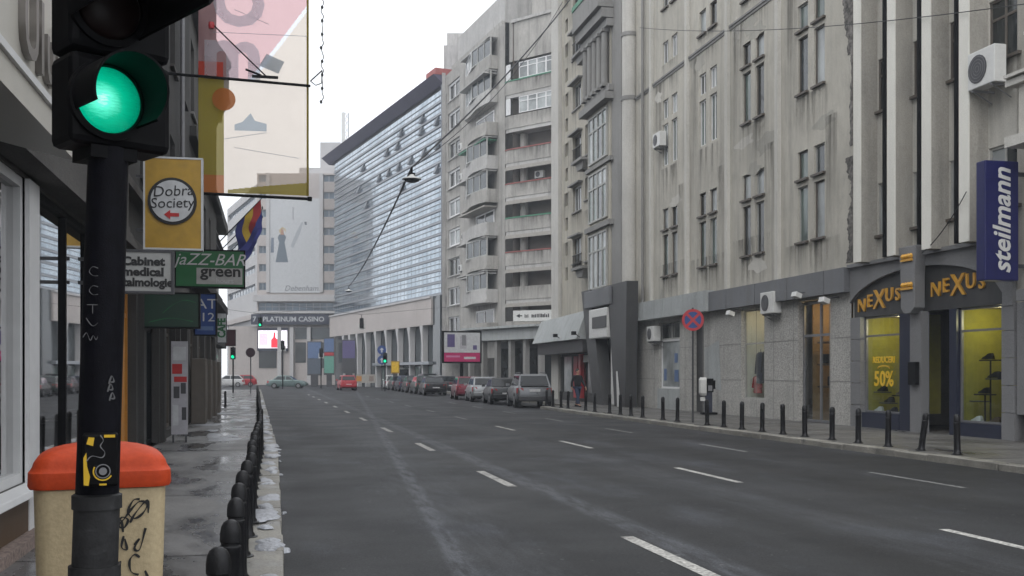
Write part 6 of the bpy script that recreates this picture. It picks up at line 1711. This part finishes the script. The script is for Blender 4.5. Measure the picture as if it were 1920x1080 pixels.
for i, (p, k, l) in enumerate(((DKG, 'sedan', 'dark saloon in the second rank behind the black parked cars'), (SILV, 'hatch', 'silver hatchback in the second rank by the columns'), (BLK, 'suv', 'black estate in the second rank by the columns'))): make_car(k, p, (14.9, 93.5 + 6.2 * i, 0), .1, l)
make_car('sedan', GRN, (*cz(lat(539, 117), 117), 0), -math.pi / 2 - YAW, 'grey green saloon seen side on crossing the junction', 'cars moving through the junction')
make_car('hatch', RED, (*cz(lat(650, 104), 104), 0), .05, 'bright red hatchback seen from behind at the junction', 'cars moving through the junction')
make_car('hatch', WHT, (*cz(lat(428, 128), 128), 0), math.pi / 2, 'white hatchback crossing at the far left of the junction', 'cars moving through the junction')
make_car('hatch', RED, (*cz(lat(452, 132), 132), 0), math.pi / 2, 'red hatchback beside the white one at the far left', 'cars moving through the junction')
make_car('van', WHT, (*cz(lat(776, 118), 118), 0), -1.2, 'white van behind the row of dark parked cars', 'cars moving through the junction')

# ------------------------------------------------------------------ people
def skin_mesh(name, pts, edges, rad, mat, parent, sub=2, root=0):
    me = bpy.data.meshes.new(name); me.from_pydata([Vector(p) for p in pts], edges, []); me.materials.append(mat)
    o = bpy.data.objects.new(name, me); COL.objects.link(o); o.parent = parent
    sk = o.modifiers.new('skin', 'SKIN'); sk.use_smooth_shade = True
    dat = me.skin_vertices[0].data
    for i, r in enumerate(rad):
        r = r if isinstance(r, tuple) else (r, r)
        dat[i].radius = r; dat[i].use_root = (i == root)
    ss = o.modifiers.new('sub', 'SUBSURF'); ss.levels = sub; ss.render_levels = sub
    return o
def person(loc, rot, label, coat, trousers, hairm, stride=.22, swing=.2, bag=None, hat=None):
    p = thing('person', label, 'person', (0, 0, 0), 'people on the right pavement')
    hip, kn, an = .92, .50, .09
    J = [(0, 0, hip), (0, 0, 1.12), (0, .0, 1.36), (0, .01, 1.46), (0, .02, 1.53), (0, .03, 1.62), (0, .02, 1.71)]
    R = [(.13, .10), (.125, .09), (.14, .09), .055, .055, (.072, .085), (.05, .06)]
    E = [(0, 1), (1, 2), (2, 3), (3, 4), (4, 5), (5, 6)]
    def addc(start, pts, rad):
        prev = start
        for q, r in zip(pts, rad): J.append(q); R.append(r); E.append((prev, len(J) - 1)); prev = len(J) - 1
        return prev
    J.append((0, .115, 1.61)); R.append(.012); E.append((5, len(J) - 1))                     # nose
    legs = []; arms = []
    for s in (-1, 1):
        f = stride * s
        leg = [(s * .09, 0, hip - .06), (s * .1, f * .55 + .04, kn), (s * .1, f - .02, an), (s * .1, f + .14, .04)]
        legs.append(leg); addc(0, leg, [.085, .055, .042, .04])
        a = -swing * s
        arm = [(s * .19, 0, 1.39), (s * .24, a * .5 - .02, 1.12), (s * .25, a + .08, .90), (s * .25, a + .11, .83)]
        arms.append(arm); e = addc(2, arm, [.05, .042, .03, .026])
        hx, hy, hz = arm[-1]
        for k in range(4): addc(e, [(hx + s * .004, hy - .02 + .017 * k, hz - .05), (hx - s * .012, hy - .018 + .017 * k, hz - .085 + .006 * abs(k - 1.5))], [.009, .007])
        addc(e, [(hx - s * .02, hy + .04, hz - .02), (hx - s * .03, hy + .05, hz - .05)], [.010, .008])
    skin_mesh('body', J, E, R, SKIN, p, 2)
    # coat
    CJ = [(0, 0, .84), (0, 0, 1.05), (0, 0, 1.33), (0, .005, 1.44)]; CR = [(.19, .145), (.165, .125), (.165, .115), (.085, .08)]; CE = [(0, 1), (1, 2), (2, 3)]
    for s, arm in zip((-1, 1), arms):
        k = len(CJ); CJ += [arm[0], arm[1], arm[2]]; CR += [.072, .062, .048]; CE += [(2, k), (k, k + 1), (k + 1, k + 2)]
    skin_mesh('coat', CJ, CE, CR, coat, p)
    TJ = [(0, 0, hip)]; TR = [(.14, .11)]; TE = []
    for leg in legs:
        k = len(TJ); TJ += [leg[0], leg[1], (leg[2][0], leg[2][1], an + .02)]; TR += [.105, .078, .068]; TE += [(0, k), (k, k + 1), (k + 1, k + 2)]
    skin_mesh('trousers', TJ, TE, TR, trousers, p)
    for leg in legs:
        x, y, z = leg[2]; m = MB(); m.loft([[(x - .045, y - .07, .0), (x + .045, y - .07, 0), (x + .045, y - .07, .09), (x - .045, y - .07, .09)], [(x - .05, y + .06, .0), (x + .05, y + .06, 0), (x + .04, y + .06, .08), (x - .04, y + .06, .08)], [(x - .04, y + .19, .0), (x + .04, y + .19, 0), (x + .03, y + .19, .04), (x - .03, y + .19, .04)]]); m.build('shoe', BLACKM, p)
    for s in (-1, 1):
        m = MB(); m.lathe([(.001, -.01), (.011, 0), (.001, .01)], (s * .03, .105, 1.635), 8); m.build('eye', INK, p)
        m = MB(); m.lathe([(.008, -.03), (.018, 0), (.008, .03)], (s * .078, .015, 1.61), 8); m.build('ear', SKIN, p)
    m = MB(); m.box(-.022, .022, .098, .108, 1.565, 1.573); m.build('mouth', INKRED, p)
    hr = MB(); k = []
    for i in range(7):
        t = i / 6; z = 1.60 + .16 * t; r = .093 * math.sqrt(max(.02, 1 - (max(0, t - .25) / .78) ** 2)); k.append([(r * .92 * math.cos(a), -.005 + r * 1.08 * math.sin(a) - .02 * (1 - t), z + (.03 if math.sin(a) > .3 else 0) * (1 - t)) for a in [2 * math.pi * j / 14 for j in range(14)]])
    hr.loft(k); hr.build('hat' if hat else 'hair', hat or hairm, p, True)
    p.location = loc; p.rotation_euler = (0, 0, rot); return p
xw = 13.6
person((xw, yx(1083, xw), PZ), math.radians(200), 'person in a black jacket and jeans walking among the bollards', COATD, JEANS, HAIRM)
xw2 = 15.75
yw2 = yx(1327, xw2)
FPH = FR((xw2, yw2), (CA, -SA), (-SA, -CA))
ph = thing('payphone', 'narrow dark payphone post with a white hood standing against the stone front', 'payphone', (xw2, yw2, PZ))
m = MB(); m.fbox(FPH, -.10, .18, PZ, 1.3, -.22, -.02); m.build('pedestal', DBLUE, ph, bevel=.02)
m = MB(); m.fbox(FPH, -.22, .34, PZ, PZ + .08, -.3, .12); m.build('foot', BLACKM, ph)
m = MB(); m.loft([[FPH.P(a, z, o) for a, o in ((-.30, -.2), (-.06, -.2), (-.06, .14), (-.30, .14))] if 0 else [FPH.P(-.30 + k, z, -.2), FPH.P(-.06, z, -.2), FPH.P(-.06, z, .14 - k), FPH.P(-.30 + k, z, .14 - k)] for z, k in ((.82, .06), (.92, .0), (1.42, .0), (1.5, .05))]); m.build('hood', WHITEP, ph, bevel=.02)
m = MB(); m.fbox(FPH, -.05, .2, .95, 1.46, -.02, .1); pb_ = m.build('phone', BLACKM, ph, bevel=.02)
m = MB(); m.fbox(FPH, .21, .27, 1.1, 1.36, .0, .07); m.lathe([(.035, -.03), (.045, 0), (.035, .03)], FPH.P(.24, 1.36, .06), 8); m.lathe([(.035, -.03), (.045, 0), (.035, .03)], FPH.P(.24, 1.1, .06), 8); m.build('handset', BLACKM, pb_)
m = MB(); m.fbox(FPH, .0, .15, 1.0, 1.2, .101, .106); m.build('keypad', MGREY, pb_)
m = MB(); m.fbox(FPH, -.27, -.1, .62, .76, -.1, .05); m.build('small_box', WHITEP, ph, bevel=.01)

# ------------------------------------------------------------------ lamps on cables, wires, flags
def sag(p0, p1, s, n=14):
    p0, p1 = Vector(p0), Vector(p1)
    return [p0.lerp(p1, k / n) - Vector((0, 0, 4 * s * (k / n) * (1 - k / n))) for k in range(n + 1)]
L1 = (*cz(lat(772, 40), 40), zz(335, 40)); L2 = (*cz(lat(654, 100), 100), zz(545, 100))
def hung(loc, label):
    t = thing('street_lamp', label, 'street lamp', loc, 'lamps hung over the roadway')
    c = Vector(loc)
    m = MB(); m.lathe([(.02, .16), (.09, .15), (.13, .08), (.36, .0), (.37, -.03), (.33, -.03)], loc, 24); m.build('shade', WHITEP, t, True)
    m = MB(); m.lathe([(.30, -.03), (.26, -.10), (.12, -.15), (.01, -.16)], loc, 20); m.build('bowl', G_DARK, t, True)
    m = MB(); m.cyl(c + Vector((0, 0, .16)), c + Vector((0, 0, .42)), .04, None, 8); m.box(c.x - .12, c.x + .12, c.y - .05, c.y + .05, c.z + .1, c.z + .22); m.build('hanger', BLACKM, t)
hung(L1, 'round white street lamp hung on cables over the roadway'); hung(L2, 'distant street lamp hung over the junction before the glass building')
def wire(label, pts, r, name='cable'):
    m = MB(); m.tube(pts, r, 5); tag(m.build(name, CABLE, None), label, 'cable', 'overhead cables')
yk, zk = on_x(1068, 0, FXR - .3)
h1 = (L1[0], L1[1], L1[2] + .42)
wire('thick overhead cable from the lamp up to the beige building', sag(h1, (FXR - .3, yk, zk), .35), .035)
wire('thin overhead cable beside the thick one rising to the beige building', sag((h1[0] + .1, h1[1], h1[2] + .05), (FXR - .3, yk + 1.5, zk + .4), .9), .016)
wire('overhead cable running from the hung lamp to the far lamp', sag(h1, (L2[0], L2[1], L2[2] + .42), .5), .04)
wa, wb = on_x(1200, 52, FXR - .6), on_x(1960, 2, 15.9)
wire('thin wire slung across the ribbed and finned facades', sag((FXR - .6, wa[0], wa[1]), (15.9, wb[0], wb[1]), .35), .012)
wc, wd = on_x(1735, 475, 16.1), on_x(1826, 360, 16.1)
wire('loose thin wire from the arched shop up to the navy sign', sag((16.0, wc[0], wc[1]), (15.9, wd[0], wd[1]), .15), .012)
wire('dark stay cable sloping down the dark house behind the signal', sag((FXL + .3, 20.0, 8.6), (FXL + .25, 17.0, 5.0), .1), .02)
def flag(y, label, bands, lean, z=8.2):
    base = FL3.P(y, z, .95); d = (FL3.n * .75 + Vector((0, -.12 + lean, .8))).normalized()
    t = thing('flag', label, 'flag', base, 'flags on the balcony')
    tip = base + d * 3.0
    m = MB(); m.cyl(base, tip, .03, .02, 8); m.lathe([(.01, 0), (.05, .05), (.01, .16)], tip, 8); m.build('pole', IRON, t)
    n, k = 9, 12; w = 1.9 / len(bands)
    for bi, mat in enumerate(bands):
        mb = MB(); vs_ = []
        for i in range(k + 1):
            for j in range(n + 1):
                q = (bi + j / n) * w; pole = tip - d * (.05 + q * .9)
                f = i / k; vs_.append(pole + Vector((.18 * math.sin(f * 5 + q * 2) * f - .1 * f + .15 * (1 - f) * 0, .10 * math.sin(f * 6 + bi + q * 3) * f, -1.35 * f)))
        mb.add(vs_, [(i * (n + 1) + j, i * (n + 1) + j + 1, (i + 1) * (n + 1) + j + 1, (i + 1) * (n + 1) + j) for i in range(k) for j in range(n)])
        mb.build('flag_cloth', mat, t, True)
FBL = simple('flag_blue', (.015, .02, .16), .8); FYL = simple('flag_yellow', (.5, .33, .02), .8); FRD = simple('flag_red', (.34, .02, .02), .8)
flag(55.0, 'blue yellow and red flag drooping nearest on the balcony', [FRD, FYL, FBL], .0)
flag(58.0, 'dark blue flag drooping beside the tricolour', [FBL], .2)
flag(62.0, 'dark blue flag farthest along the balcony', [FBL], -.1)

# ------------------------------------------------------------------ pieces that lie apart become parts of their own
SPLIT = {'shop_pilaster', 'cornice', 'bay_cornice', 'cross_pole', 'downpipe', 'bracket', 'ledge', 'pier_band', 'setback_storey', 'setback_slab', 'raised_panel', 'window_hood', 'canopy_lamp', 'window_sticker', 'shelf', 'upper_fascia', 'fascia_frame', 'leg', 'bare_masonry', 'string_course', 'drain_channel', 'white_print', 'red_print', 'dark_print', 'arm', 'cross_pole', 'yellow_mark', 'sale_notice', 'stone_jamb', 'grille'}
for o in [x for x in bpy.data.objects if x.type == 'MESH' and x.name.split('.')[0] in SPLIT and x.parent]:
    me = o.data; par = list(range(len(me.vertices)))
    def find(a):
        while par[a] != a: par[a] = par[par[a]]; a = par[a]
        return a
    for e in me.edges:
        a, c = find(e.vertices[0]), find(e.vertices[1])
        if a != c: par[a] = c
    groups = {}
    for p in me.polygons: groups.setdefault(find(p.vertices[0]), []).append(p)
    if not 1 < len(groups) <= 40: continue
    for gi, ps_ in enumerate(list(groups.values())):
        idx = {}; fs = []
        for p in ps_: fs.append([idx.setdefault(v, len(idx)) for v in p.vertices])
        n2 = bpy.data.meshes.new(me.name); n2.from_pydata([me.vertices[v].co for v in idx], [], fs)
        for m in me.materials: n2.materials.append(m)
        n2.polygons.foreach_set('use_smooth', [p.use_smooth for p in ps_]); n2.update()
        if gi == 0: first = n2
        else:
            c = o.copy(); c.data = n2; COL.objects.link(c)
    o.data = first

# ------------------------------------------------------------------ winter haze
hz = MB(); hz.box(-312, 312, -70, 312, -1.2, 60)
hm = bpy.data.materials.new('winter_haze'); hm.use_nodes = True; hn = hm.node_tree
hn.nodes.remove(hn.nodes['Principled BSDF'])
pv = hn.nodes.new('ShaderNodeVolumePrincipled'); pv.inputs['Color'].default_value = (.86, .92, 1, 1); pv.inputs['Density'].default_value = .00125; pv.inputs['Anisotropy'].default_value = .2
hn.links.new(pv.outputs[0], hn.nodes['Material Output'].inputs['Volume'])
ho = hz.build('haze', hm); ho['kind'] = 'stuff'
